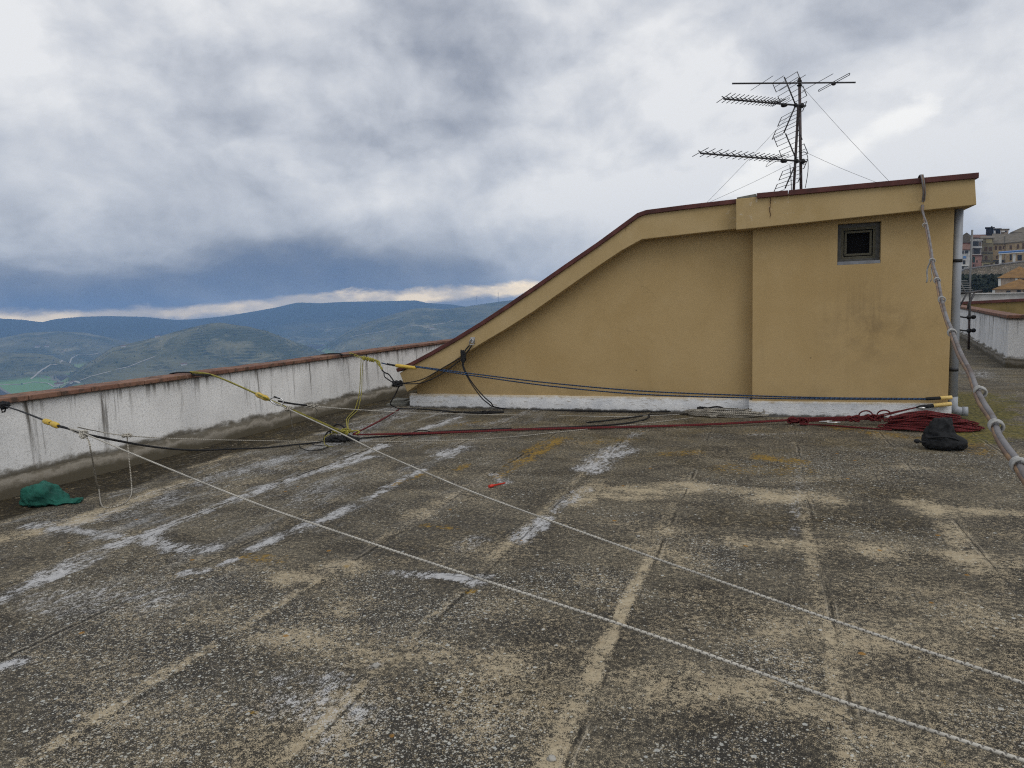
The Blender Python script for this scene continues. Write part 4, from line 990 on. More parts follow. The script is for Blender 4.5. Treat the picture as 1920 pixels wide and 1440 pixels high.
for k, px in enumerate((1548, 1563)):
    c_ = fl(px, 790 - k * -2, .07); mbx = MB(); d = Vector((1, .05, .06)).normalized()
    mbx.tube([c_ - d * .075, c_ + d * .075], .02, 8, flat=.5); mbx.tube([c_ - d * .05 + Vector((0, -.012, 0)), c_ + d * .06 + Vector((0, -.012, .0))], .012, 6)
    tag(mbx.build('pulley', M['chrome'], None), ('small steel pulley in the red haul lines, the one nearer the yellow knot', 'small steel pulley in the red haul lines, the one nearer the red heap')[k], 'pulley', 'pulleys in the red haul lines')
# -- heap of red rope
HC = fl(1735, 805); hp = []; rd = random.Random(8)
for k in range(26):
    a_ = .45 * (1 - .012 * k) + rd.uniform(-.08, .05); b_ = .2 * (1 - .02 * k) + rd.uniform(-.06, .03); lift = .012 + .0062 * k
    ph0 = rd.uniform(-.25, .25); ox = rd.uniform(-.05, .05); oy = rd.uniform(-.03, .03); w = rd.uniform(.5, 1.2)
    for i in range(14):
        th = ph0 + i / 14 * 2 * math.pi; xx = a_ * math.cos(th)
        z = lift * (1.1 - .85 * (abs(xx) / .5) ** 1.6) + .012 + .014 * max(0, math.sin(th * 3 * w + k))
        hp.append(Vector((HC.x + ox + xx + (.08 if math.cos(th) > .8 else 0), HC.y + oy + b_ * math.sin(th) + .03 * math.sin(xx * 9 + k), max(.01, z))))
tag(MB().tube(spline(hp, .045), .0098, 6).build('rope_heap', M['rope_red'], None), 'heap of dark red rope flaked on the floor by the plinth corner', 'rope')

# ================================================================== SMALL THINGS ON THE FLOOR
# black drawstring bag
bc = fl(1766, 846); 
bg = thing('drawstring_bag', 'black fabric drawstring bag slumped in front of the red rope heap', 'bag', (bc.x, bc.y, 0))
def loft(rings, n=20, seed=0, amp=.06):
    mb = MB()
    for j, (cx, cy, cz, ra_, rb_) in enumerate(rings):
        for i in range(n):
            a_ = 2 * math.pi * i / n
            k = 1 + amp * mnoise.noise(Vector((math.cos(a_) * 1.9 + seed, math.sin(a_) * 1.9, j * .75))) * 2 + amp * .5 * math.sin(5 * a_ + j)
            mb.v.append((cx + ra_ * k * math.cos(a_), cy + rb_ * k * math.sin(a_), max(.004, cz + .02 * mnoise.noise(Vector((math.cos(a_) * 2, math.sin(a_) * 2, j + seed))))))
    for j in range(len(rings) - 1):
        for i in range(n): mb.face((j * n + i, j * n + (i + 1) % n, (j + 1) * n + (i + 1) % n, (j + 1) * n + i), None, True)
    mb.face(range(n - 1, -1, -1)); mb.face(range((len(rings) - 1) * n, len(rings) * n))
    return mb
bx, by = bc.x, bc.y + .1
mb = loft([(bx + (q[0] - bx) * .88, by + (q[1] - by), q[2] * .93, q[3] * .85, q[4] * .85) for q in [(bx + .03, by, .004, .20, .11), (bx + .04, by, .025, .235, .14), (bx + .045, by, .07, .25, .15), (bx + .04, by, .115, .24, .145), (bx + .015, by, .145, .20, .13), (bx - .0, by, .165, .165, .115), (bx - .005, by, .2, .155, .105), (bx - .0, by, .25, .135, .09), (bx + .01, by + .01, .30, .115, .075), (bx + .02, by + .01, .335, .10, .06), (bx + .022, by + .01, .345, .08, .045)]], 30, 2, .05)
bo_ = mb.build('body', M['black_fabric'], bg)
sd = bo_.modifiers.new('s', 'SUBSURF'); sd.levels = 2; sd.render_levels = 2
tx = bpy.data.textures.new('creases', 'CLOUDS'); tx.noise_scale = .07; tx.noise_depth = 2; dm = bo_.modifiers.new('d', 'DISPLACE'); dm.texture = tx; dm.strength = .06; dm.mid_level = .5; dm.texture_coords = 'LOCAL'
mb = MB().tube([(bx - .1, by - .07, .085), (bx - .17, by - .08, .085), (bx - .2, by - .08, .09)], .012, 7); blob(mb, (bx - .22, by - .08, .092), (.03, .022, .022), 1, 10, 7, .1); mb.build('pull_toggle', M['black_fabric'], bg)
mb = MB().tube(spline([(bx - .13, by - .09, .13), (bx - .02, by - .115, .15), (bx + .09, by - .105, .14), (bx + .15, by - .08, .11)], .02), .009, 6); mb.build('hem', M['black_fabric'], bg)
mb = MB(); k0 = vy(1772, 784, HC.y + .12); blob(mb, (k0.x, k0.y, k0.z), (.04, .03, .025), 2, 10, 7, .2); mb.tube(spline([(k0.x - .08, k0.y, k0.z - .02), (k0.x - .03, k0.y, k0.z), (k0.x + .03, k0.y, k0.z)], .02), .012, 6); 
tag(mb.build('device', M['black_plastic'], None), 'small black rope device lying on top of the red rope heap', 'rope device')
hk = vy(1676, 783, YWR - .06); mb = MB().tube(spline([hk + Vector((-.03, 0, .02)), hk + Vector((-.005, -.01, .0)), hk + Vector((.02, -.01, -.01)), hk + Vector((.03, 0, -.03))], .01), .008, 6); blob(mb, hk, (.015, .01, .014), 3, 8, 6, .1)
mb.tube([hk, hk + Vector((.02, -.02, .025))], .006, 6); tag(mb.build('iron_hook', M['black_plastic'], None), 'tiny dark iron hook sticking out of the white plinth above the red rope', 'hook')
# green net
gc = fl(85, 945); nb = MB()
ringsN = []
for j in range(15):
    f = j / 14; xx = -.26 + .66 * f
    hgt = .26 * max(0.05, math.sin(math.pi * min(1, f * 1.25 + .08)) ** .8) * (1 - .25 * f) if f < .72 else .09 * (1.25 - f) + .035 * (f > .93)
    wd = .19 * max(.12, math.sin(math.pi * min(1, f * 1.15 + .06)) ** .7) if f < .75 else .06 + .015 * (f > .9)
    ringsN.append((xx, hgt, wd))
nn = 22; dirx = Vector((.93, .36, 0)).normalized(); diry = Vector((-dirx.y, dirx.x, 0))
for j, (xx, h, w) in enumerate(ringsN):
    for i in range(nn):
        a_ = 2 * math.pi * i / nn; k = 1 + .22 * mnoise.noise(Vector((xx * 3, math.cos(a_) * 1.7, math.sin(a_) * 1.7 + 4))) + .05 * math.sin(7 * a_ + xx * 16)
        q = Vector((gc.x, gc.y, 0)) + dirx * xx * .78 + diry * w * .8 * k * math.cos(a_) + Vector((0, 0, max(.006, .85 * (h * .45 + h * .55 * k * math.sin(a_)))))
        nb.v.append(tuple(q))
for j in range(len(ringsN) - 1):
    for i in range(nn): nb.face((j * nn + i, (j + 1) * nn + i, (j + 1) * nn + (i + 1) % nn, j * nn + (i + 1) % nn), None, True)
nb.face(range(nn)); nb.face(range(len(ringsN) * nn - 1, (len(ringsN) - 1) * nn - 1, -1))
no = nb.build('net_bag', M['net'], None); tag(no, 'crumpled green netting bag lying against the foot of the parapet', 'net bag')
sd = no.modifiers.new('s', 'SUBSURF'); sd.levels = 2; sd.render_levels = 2
tx = bpy.data.textures.new('folds', 'CLOUDS'); tx.noise_scale = .11; tx.noise_depth = 4
dm = no.modifiers.new('d', 'DISPLACE'); dm.texture = tx; dm.strength = .10; dm.mid_level = .5
# red tube, stones, slate flake
a_, b_ = fl(917, 912, .014), fl(947, 905.5, .010)
mb = MB().tube([a_, a_.lerp(b_, .25), a_.lerp(b_, .27), b_], [.014, .014, .009, .007], 10); tag(mb.build('plastic_tube', M['red_plastic'], None), 'short red plastic tube lying alone on the felt floor', 'tube')
def pebble(px, py, r, label, seed, mat='stone'):
    c_ = fl(px, py); mb = MB(); blob(mb, (c_.x, c_.y, r * .5), (r, r * .8, r * .62), seed, 12, 9, .5, .001)
    tag(mb.build('pebble', M[mat], None), label, 'pebble', 'loose pebbles on the terrace')
pebble(1035, 1427, .017, 'largest pale pebble, beside the sheet joint at the bottom edge', 1)
pebble(943, 945, .014, 'pale pebble near the upper slanting rope and the red tube', 2)
pebble(1042, 1336, .008, 'small pale pebble midway up the strip beside the sheet joint', 3)
pebble(1197, 1007, .012, 'small pale pebble right of the upper rope, near a tan stain', 4)
pebble(704, 1252, .018, 'flat whitish pebble on the left foreground overlap band', 5)
pebble(220, 1130, .012, 'blackish pebble on the felt at the left', 6, 'slate')
pebble(300, 1107, .012, 'dark pebble on the felt right of the blackish one', 7, 'slate')
sl = fl(750, 760); mb = MB()
for (dx, dy, z0, z1, w, l) in ((0, 0, .005, .035, .2, .12), (.03, .04, .04, .06, .17, .1), (-.03, .05, .065, .085, .14, .09)):
    q = [(sl.x + dx - w, sl.y + dy - l, z0), (sl.x + dx + w * .8, sl.y + dy - l * .7, z0), (sl.x + dx + w, sl.y + dy + l, z0), (sl.x + dx - w * .7, sl.y + dy + l * .8, z0)]
    mb.hexa(q + [(a_ * 1.0, b_, z1 + .01 * i) for i, (a_, b_, c_) in enumerate(q)])
tag(mb.build('stone_flake', M['slate'], None), 'flat grey stone flakes lying at the low end of the stair house', 'stone')

# ================================================================== CABLE BUNDLE at the right
T0 = vy(1727, 333, YFR - .05); T1 = vy(1731, 362, YFR - .06); T2 = vy(1728, 392, YFR - .06)
e1 = at(1921, 884, 2.3)
cb = thing('cable_bundle', 'bundle of lashed grey and brown cables slung from the roof edge to the right', 'cable', e1)
def cp_(px, py, f):   # f = 0 at the roof edge, 1 at the near end, distance shrinks along the way
    return at(px, py, 1 / (1 / 10.0 + (1 / 2.3 - 1 / 10.0) * f))
path = [(1736, 420, .05), (1743, 462, .11), (1750, 497, .16), (1757, 525, .20), (1764, 560, .25), (1773, 595, .31), (1784, 622, .37), (1800, 662, .46), (1816, 700, .55), (1830, 728, .62), (1842, 755, .69), (1858, 788, .77), (1872, 814, .83), (1888, 843, .9), (1904, 868, .97), (1921, 893, 1.04), (1960, 950, 1.15)]
for k, (mat, o1) in enumerate((('cable', (1.3, -.6)), ('cable_brown', (-1.6, .8)), ('cable', (.4, 1.2)))):
    pts = [vy(1722 + k * 3, 334, YFR + .12), T0 + Vector((.01 * k, 0, .03)), T1 + Vector((.01 * k, -.01, 0)), T2 + Vector((.008 * k, -.01, 0))]
    for i, (px, py, f) in enumerate(path):
        px += (1.2 + 3.2 * f) * math.sin(i * 2.4 + .6) * .6; w = (.9 + 1.5 * f) * (1 + .5 * math.sin(i * 1.9 + k * 2.2)); pts.append(cp_(px + o1[0] * w, py + o1[1] * w, f))
    MB().tube(spline(pts, .06), (.0095, .008, .007)[k], 8).build('cable', M[mat], cb)
for px, py, f in ((1734, 422, .055), (1748, 489, .15), (1757, 526, .205), (1766, 562, .26), (1785, 624, .375), (1838, 735, .64), (1868, 799, .80), (1912, 873, .99)):
    c_ = cp_(px, py, f); d = (cp_(px + 3, py + 6, f + .012) - c_).normalized(); a_ = Vector((0, 0, 1)); nx = (a_ - d * a_.dot(d)).normalized(); ny = d.cross(nx)
    pts = [c_ + d * (.01 * (i / 16 - 1.5)) + nx * math.cos(i / 16 * 6.283) * .019 + ny * math.sin(i / 16 * 6.283) * .019 for i in range(49)]
    mb = MB().tube(pts, .0042, 6)
    if (px, py) == (1748, 489):
        mb.tube(spline([c_ + nx * .02, cp_(1740, 500, f), cp_(1738, 512, f), cp_(1739, 522, f), cp_(1737, 530, f)], .02), .006, 6); mb.tube(spline([c_ + nx * .02, cp_(1746, 505, f), cp_(1748, 520, f), cp_(1744, 528, f)], .02), .004, 6)
    mb.build('lashing', M['cord_white'], cb)

# ================================================================== NEIGHBOURING ROOFS (right)
C0 = fl(1888, 689); C1 = fl(1830, 651); dr = (C1 - C0).normalized(); er = Vector((dr.y, -dr.x, 0))
ww = thing('parapet_wall', 'bright white parapet beyond the downpipe with a brick coping and a sharp corner', 'wall', (C0.x, C0.y, 0))
Cr = C0 + (fl(1921, 690.5) - C0).normalized() * 4; dd_ = (Cr - C0).normalized()
C2 = C0 + dr * 16; Zt = 1.02
inA = C0 + (dr + dd_).normalized() * .36 
def wallpoly(mb, q, z0, z1):
    n = len(q); mb.add([(a_.x, a_.y, z0) for a_ in q] + [(a_.x, a_.y, z1) for a_ in q], [tuple(range(n - 1, -1, -1)), tuple(range(n, 2 * n))] + [(i, (i + 1) % n, (i + 1) % n + n, i + n) for i in range(n)])
ei = Vector((-dr.y, dr.x, 0)); ei = ei if ei.dot(dd_) > 0 else -ei
def ring(o_, th):     # L-shaped strip, outer face moved out by o_
    a_ = C2 - ei * o_; b_ = C0 - ei * o_ - Vector((0, 1, 0)) * o_; c_ = Cr - Vector((0, 1, 0)) * o_
    return [a_, b_, c_, c_ + Vector((0, th, 0)), C0 + ei * (th - o_) + Vector((0, th - o_, 0)), a_ + ei * th]
mb = MB(); wallpoly(mb, ring(0, .25), -.05, Zt); mb.build('wall', M['white_wall_far'], ww)
mb = MB(); wallpoly(mb, ring(.05, .08), -.05, .2); mb.build('kick_band', M['white_wall_far'], ww, bevel=.02)
mb = MB(); wallpoly(mb, ring(.06, .36), Zt + .002, Zt + .07)
mb.build('coping', M['terracotta'], ww, bevel=.01)
M['moss_wall'] = simple('mossy_ochre_wall', (.23, .17, .07), .95, var=.3, scale=1.2, c2=(.13, .1, .035), bump=.3)
M['grey_wall'] = simple('pale_grey_render', (.46, .45, .44), .9, var=.25, scale=1.5, c2=(.34, .33, .32))
def slab_px(Yd, x0, x1, yt0, yt1, yb, th):
    a_ = vy(x0, yt0, Yd); b_ = vy(x1, yt1, Yd); z0 = vy((x0 + x1) / 2, yb, Yd).z
    return MB().hexa([(a_.x, Yd, z0), (b_.x, Yd, z0), (b_.x, Yd + th, z0), (a_.x, Yd + th, z0), (a_.x, Yd, a_.z), (b_.x, Yd, b_.z), (b_.x, Yd + th, b_.z), (a_.x, Yd + th, a_.z)])
nw = thing('roof_wall', 'mossy ochre roof wall with a maroon coping behind the white parapet', 'wall', vy(1850, 600, 36))
slab_px(36, 1700, 2060, 576, 558, 660, .3).build('wall', M['moss_wall'], nw)
a_ = vy(1700, 576, 35.88); b_ = vy(2060, 558, 35.88)
MB().hexa([(a_.x, 35.9, a_.z + .003), (b_.x, 35.9, b_.z + .003), (b_.x, 36.4, b_.z + .003), (a_.x, 36.4, a_.z + .003), (a_.x, 35.9, a_.z + .12), (b_.x, 35.9, b_.z + .12), (b_.x, 36.4, b_.z + .12), (a_.x, 36.4, a_.z + .12)]).build('coping', M['coping_red'], nw)
gw = thing('roof_wall', 'plain pale grey roof wall just above the mossy ochre one', 'wall', vy(1850, 560, 52))
slab_px(52, 1700, 2060, 553.5, 548, 640, .4).build('wall', M['grey_wall'], gw)
a_ = vy(1700, 553.5, 51.9); b_ = vy(2060, 548, 51.9)
MB().hexa([(a_.x, 51.85, a_.z + .003), (b_.x, 51.85, b_.z + .003), (b_.x, 52.5, b_.z + .003), (a_.x, 52.5, a_.z + .003), (a_.x, 51.85, a_.z + .07), (b_.x, 51.85, b_.z + .07), (b_.x, 52.5, b_.z + .07), (a_.x, 52.5, a_.z + .07)]).build('coping', M['grey_wall'], gw)
# second antenna on a pole in front of the white parapet
pb = fl(1816, 655); Yp2 = pb.y
a2 = thing('antenna_mast', 'thin grey antenna pole with a grid reflector fixed to the bright white parapet', 'antenna', (pb.x, pb.y, 0))
q = [vy(1816, 655, Yp2), vy(1818, 580, Yp2), vy(1819, 520, Yp2), vy(1823, 431, Yp2)]
MB().tube([q[0], q[1]], .03, 8).build('pole', M['steel_dark'], a2)
M['alu_light'] = simple('galvanised_tube', (.16, .165, .17), .5, .3, .25, 30)
MB().tube([vy(1818, 600, Yp2 - .06), q[2], q[3]], .026, 8).build('upper_pole', M['alu_light'], a2)
mb = MB()
for k in range(6):
    y_ = 527 + k * 4.2; mb.tube([vy(1780 - k * 1.5, y_ - .5, Yp2 - .3), vy(1814 + k * 2.4, y_, Yp2 - .3)], .014, 5)
mb.tube([vy(1798, 524, Yp2 - .3), vy(1812, 552, Yp2 - .3)], .018, 5); mb.build('grid_reflector', M['alu_light'], a2)
mb = MB().tube([vy(1776, 551, Yp2 - .25), vy(1814, 549, Yp2 - .25), vy(1842, 545, Yp2 - .3)], .03, 6); mb.tube([vy(1800, 574, Yp2 - .3), vy(1811, 553, Yp2 - .3)], .022, 6); mb.tube([vy(1827, 550, Yp2), vy(1816, 571, Yp2), vy(1815, 580, Yp2)], .03, 6)
mb.build('boom', M['alu'], a2)
for py in (594, 619):
    mb = MB().tube(spline([vy(1797, py - 1, Yp2 + .2), vy(1808, py + 1, Yp2), vy(1817, py + 1, Yp2 - .04), vy(1828, py - 1, Yp2 + .1)], .05), .022, 6); blob(mb, vy(1817, py + 1, Yp2 - .04), (.07, .07, .06), 3, 8, 6, .1); blob(mb, vy(1825, py + .5, Yp2 + .05), (.07, .07, .06), 4, 8, 6, .1)
    mb.build('wall_bracket', M['black_plastic'], a2)

# ================================================================== HILL TOWN (right, far)
def tile_mat(name, c, c2):
    m, t, b = new_mat(name); p = t.pos(); n = t.noise(p, .9, 5, .65); n2 = t.noise(p, 6, 3, .6)
    cc = t.ramp(n, [(.3, c2), (.6, c), (.8, tuple(v * 1.25 for v in c))])
    t.put(b.inputs['Base Color'], t.mix(t.m('MULTIPLY', t.sm(n2, .5, .65), .35), cc, tuple(v * .5 for v in c))); b.inputs['Roughness'].default_value = .9
    return m
M['roof_tile'] = tile_mat('weathered_roof_tiles', (.22, .125, .045), (.13, .075, .03)); M['roof_grey'] = tile_mat('grey_roof_tiles', (.15, .13, .1), (.09, .08, .065)); M['roof_brown'] = tile_mat('brown_roof_tiles', (.16, .085, .06), (.09, .05, .04))
def town_wall(name, c): 
    m, t, b = new_mat(name); p = t.pos(); n = t.noise(p, .5, 6, .7); n2 = t.noise(t.scale(p, (1, 1, .2)), 1.1, 4, .6)
    cc = t.ramp(n, [(.3, tuple(v * .6 for v in c)), (.55, c), (.75, tuple(min(1, v * 1.15) for v in c))])
    t.put(b.inputs['Base Color'], t.mix(t.m('MULTIPLY', t.sm(n2, .5, .7), .4), cc, tuple(v * .4 for v in c))); b.inputs['Roughness'].default_value = .9
    return m
TW = {k: town_wall('plaster_' + k, c) for k, c in dict(white=(.47, .46, .44), pink=(.38, .22, .19), ochre=(.37, .28, .17), stone=(.22, .19, .125), red=(.24, .1, .085), grey=(.26, .25, .25), black=(.02, .02, .025), cream=(.42, .36, .2), beige=(.39, .31, .24)).items()}
M['pane'] = simple('dark_window', (.02, .022, .026), .25); M['shutter'] = simple('green_shutter', (.03, .06, .045), .7); M['brown_shutter'] = simple('brown_shutter', (.1, .06, .04), .7)
M['blue'] = simple('blue_canopy', (.05, .14, .34), .5, var=.2, scale=.5); M['blue_sign'] = simple('blue_sign', (.1, .22, .45), .5); M['white_trim'] = simple('white_trim', (.62, .62, .6), .8, var=.15, scale=2)
def frame_at(Yd, cx, cy):
    c_ = vy(cx, cy, Yd); v = c_ - CAM; f = Vector((v.x, v.y, 0)).normalized(); return c_, f, Vector((f.y, -f.x, 0))
def house(name, label, cat, Yd, x0, x1, yt, yb, mat, roof, wins=(), depth=8, group='houses of the hill town', yt1=None, base=4):
    """front faces the terrace; wins: (x0,x1,y0,y1,material,name)"""
    c_, f, r_ = frame_at(Yd, (x0 + x1) / 2, (yt + yb) / 2)
    dist = math.hypot(c_.x, c_.y)
    def fp(px, py, out=0.0):      # point of the photo on the façade plane
        d = ray(px, py); n = Vector((f.x, f.y, 0)); tt = n.dot(c_ - n * out - CAM) / n.dot(d); return CAM + d * tt
    a_, b_ = fp(x0, yt), fp(x1, yt if yt1 is None else yt1); zb_ = min(fp(x0, yb).z, fp(x1, yb).z) - base
    h = thing(name, label, cat, (c_.x, c_.y, zb_), group); bk_ = f * depth; low = lambda q, z: Vector((q.x, q.y, z))
    MB().hexa([low(a_, zb_), low(b_, zb_), low(b_, zb_) + bk_, low(a_, zb_) + bk_, a_, b_, b_ + bk_, a_ + bk_]).build('wall', mat, h)
    kind, rm, rise = roof
    z3 = Vector((0, 0, 1)); ov = .35; A_ = a_ - f * ov - r_ * ov; B_ = b_ - f * ov + r_ * ov; C_ = b_ + bk_ + f * ov + r_ * ov; D_ = a_ + bk_ + f * ov - r_ * ov
    mb = MB()
    if kind == 'flat': mb.hexa([p + z3 * .01 for p in (A_, B_, C_, D_)] + [p + z3 * .35 for p in (A_, B_, C_, D_)])
    elif kind == 'shed': mb.hexa([p + z3 * .01 for p in (A_, B_)] + [p + z3 * rise for p in (C_, D_)] + [p + z3 * .3 for p in (A_, B_)] + [p + z3 * (rise + .3) for p in (C_, D_)])
    elif kind == 'gable':
        m0, m1 = (A_ + B_) / 2 + z3 * rise, (C_ + D_) / 2 + z3 * rise
        mb.add([A_, B_, m0, D_, C_, m1], [(0, 1, 2), (4, 3, 5), (1, 4, 5, 2), (3, 0, 2, 5), (0, 3, 4, 1)])
    elif kind == 'hip':
        L_ = (B_ - A_).length; W_ = (D_ - A_).length; ins = min(L_, W_) / 2; mid_ = (A_ + D_) / 2; u_ = (B_ - A_).normalized()
        m0 = mid_ + u_ * ins + z3 * rise; m1 = mid_ + u_ * (L_ - ins) + z3 * rise
        mb.add([A_, B_, C_, D_, m0, m1], [(0, 1, 5, 4), (1, 2, 5), (2, 3, 4, 5), (3, 0, 4), (0, 3, 2, 1)])
    mb.build('roof', rm, h)
    for (wx0_, wx1_, wy0, wy1, wm_, wn_) in wins:
        out = .08 if wn_ in ('window', 'door', 'opening', 'garage_door') else (1.2 if wn_ in ('balcony', 'awning') else .12)
        q = [fp(wx0_, wy1), fp(wx1_, wy1), fp(wx1_, wy0), fp(wx0_, wy0)]; o_ = -f * out
        MB().add([p + f * .02 for p in q] + [p + o_ for p in q], [(4, 5, 6, 7), (0, 4, 7, 3), (1, 2, 6, 5), (3, 7, 6, 2), (0, 1, 5, 4)]).build(wn_, wm_, h)
    return h
P_, SH_, BS_, WT = M['pane'], M['shutter'], M['brown_shutter'], M['white_trim']
house('house', 'white rendered house with a small blue sign beside the downpipe', 'house', 318, 1780, 1820, 469, 507, TW['white'], ('shed', M['roof_brown'], 2.6),
      [(1801.5, 1807, 471, 475.5, P_, 'window'), (1809.5, 1815.5, 470, 475, P_, 'window'), (1806, 1811.5, 480, 484.5, M['blue_sign'], 'sign'), (1805.5, 1810, 488, 495.5, P_, 'door'), (1801, 1816, 496.5, 499, WT, 'awning'), (1807, 1815, 499.5, 503.5, WT, 'garage_door'), (1804, 1806.5, 499, 504, P_, 'opening')])
house('house', 'red brown gabled house highest at the left of the hill town', 'house', 342, 1786, 1838, 455, 475, TW['red'], ('gable', M['roof_grey'], 4.2), [(1802, 1805, 459, 463, P_, 'window')])
house('house', 'grey house with two white balconies over dark openings', 'house', 324, 1821, 1841, 451, 480, TW['grey'], ('flat', WT, 0),
      [(1824, 1835, 453, 462, P_, 'opening'), (1836.5, 1839, 454, 462, BS_, 'window'), (1823, 1841.5, 462.5, 464.5, WT, 'balcony'), (1826.5, 1837, 467, 476, P_, 'opening'), (1822.5, 1840, 476.8, 478.5, WT, 'balcony')])
house('house', 'pink low house with a tall green shuttered door', 'house', 321, 1820, 1841, 479.3, 502, TW['pink'], ('flat', M['roof_brown'], 0), [(1823.5, 1828, 481, 492, SH_, 'door'), (1830.5, 1833.5, 488, 492, BS_, 'window'), (1824.5, 1827, 495.5, 499.5, P_, 'door'), (1829, 1836, 495, 500, TW['pink'], 'garage_door')])
house('house', 'tall stone house with a yellowish attic and a long balcony', 'house', 329, 1840, 1863, 447.5, 498, TW['stone'], ('shed', M['roof_grey'], 1.4),
      [(1849, 1860, 448.5, 455.5, TW['cream'], 'attic_wall'), (1846, 1851, 463, 470, BS_, 'window'), (1855, 1860, 463, 470, BS_, 'window'), (1841, 1862, 473.5, 475, P_, 'ledge'), (1847.5, 1851.5, 479.5, 487, BS_, 'window'), (1841.5, 1856, 488.5, 490.5, P_, 'balcony')])
house('house', 'ochre house with a long grey tiled roof in the middle of the town', 'house', 333, 1862.5, 1886, 457.5, 498, TW['ochre'], ('shed', M['roof_grey'], 3.3),
      [(1866, 1869.5, 461, 468, BS_, 'window'), (1873, 1878, 461.5, 468.5, BS_, 'window'), (1880.5, 1883.5, 461, 467, BS_, 'window'), (1868, 1871, 479, 485, BS_, 'window'), (1863, 1882, 487.5, 489.3, P_, 'balcony')])
house('house', 'ochre house above the blue canopy at the right edge', 'house', 331, 1886.2, 1935, 456.5, 498, TW['ochre'], ('shed', M['roof_grey'], 3.9), [(1893, 1897.5, 460, 467.5, BS_, 'window'), (1907, 1911, 458, 466, BS_, 'window'), (1917, 1921, 456, 466, BS_, 'window'), (1893.5, 1897, 477, 488, P_, 'door'), (1908, 1916, 478, 488, P_, 'opening')], yt1=452)
house('house', 'cream low house with a wide dark opening above the retaining wall', 'house', 312, 1841.3, 1866, 491.5, 501, TW['cream'], ('flat', M['roof_grey'], 0), [(1844, 1854.5, 495.5, 499.5, P_, 'opening'), (1857, 1861.5, 493.5, 497, M['brown_shutter'], 'window')], depth=5)
house('house', 'low grey garage right of the cream house', 'garage', 313, 1866.3, 1881, 490.5, 499, TW['grey'], ('flat', M['roof_grey'], 0), [(1868, 1878, 492.5, 497.5, BS_, 'garage_door')], depth=5)
house('building', 'black box building with a roof stack on the skyline of the hill town', 'building', 352, 1848.8, 1863.5, 427.5, 446, TW['black'], ('flat', TW['black'], 0), [(1858, 1861, 424, 427, TW['black'], 'stack'), (1863.9, 1865.8, 432.5, 440, WT, 'door')], depth=6)
house('building', 'small dark annex with a pale doorway beside the black box building', 'building', 351, 1863.9, 1876, 429.5, 446, TW['black'], ('flat', TW['grey'], 0), [(1864.3, 1866.5, 432.5, 439, WT, 'door')], depth=5)
house('house', 'small grey brown house on the skyline right of the dark annex', 'house', 350, 1876.3, 1891, 430.5, 446, TW['beige'], ('flat', M['roof_grey'], 0), [(1878, 1884, 433, 435.5, WT, 'balcony'), (1884.5, 1887.5, 432.5, 435.5, P_, 'window')], depth=5)
house('house', 'dark roofed stone house on the skyline at the right edge', 'house', 347, 1895.5, 1940, 436, 450, TW['stone'], ('hip', M['roof_grey'], 2.6), [(1911, 1915, 437.5, 442, P_, 'window')])
house('house', 'long low dark roofed house on the skyline left of the black box building', 'house', 348, 1822, 1848, 446.5, 462, TW['stone'], ('shed', M['roof_brown'], 1.6), [(1826, 1829, 449, 453, P_, 'window'), (1838, 1841, 449, 453, P_, 'window')], depth=6)
house('house', 'stone house between the black box building and the long grey roof', 'house', 344, 1862, 1884, 444.5, 460, TW['beige'], ('shed', M['roof_grey'], 1.5), [(1865, 1867.5, 447, 452, BS_, 'window'), (1872, 1874.5, 447, 452, BS_, 'window'), (1878, 1880.5, 447, 451.5, P_, 'window')], depth=6)
house('house', 'grey stone house above the ochre house at the right edge', 'house', 345, 1885, 1912, 442.5, 458, TW['stone'], ('gable', M['roof_grey'], 1.8), [(1889, 1891.5, 446, 450.5, BS_, 'window'), (1898, 1901, 445.5, 450, BS_, 'window')], depth=6)
# canopy
c_, f, r_ = frame_at(305, 1900, 475)
ca = thing('canopy', 'bright blue flat canopy on white posts beside the ochre houses', 'canopy', c_)
def fpc(px, py): d = ray(px, py); return CAM + d * (f.dot(c_ - CAM) / f.dot(d))
a_, b_ = fpc(1872, 475.5), fpc(1938, 470.5); z3 = Vector((0, 0, 1))
MB().hexa([a_, b_, b_ + f * 6, a_ + f * 6] + [p + z3 * .45 for p in (a_, b_)] + [p + z3 * 1.0 for p in (b_ + f * 6, a_ + f * 6)]).build('cover', M['blue'], ca)
MB().hexa([p - f * .05 - z3 * .25 for p in (a_, b_)] + [b_ + f * .3 - z3 * .25, a_ + f * .3 - z3 * .25] + [p - f * .05 - z3 * .003 for p in (a_, b_)] + [b_ + f * .3 - z3 * .003, a_ + f * .3 - z3 * .003]).build('edge', WT, ca)
for px in (1876, 1902, 1930):
    p0 = fpc(px, 474.2); p1 = fpc(px, 494); MB().obox((p0.x + f.x * .9, p0.y + f.y * .9, p1.z), r_, .8, .5, p0.z - p1.z - .3).build('post', WT, ca)
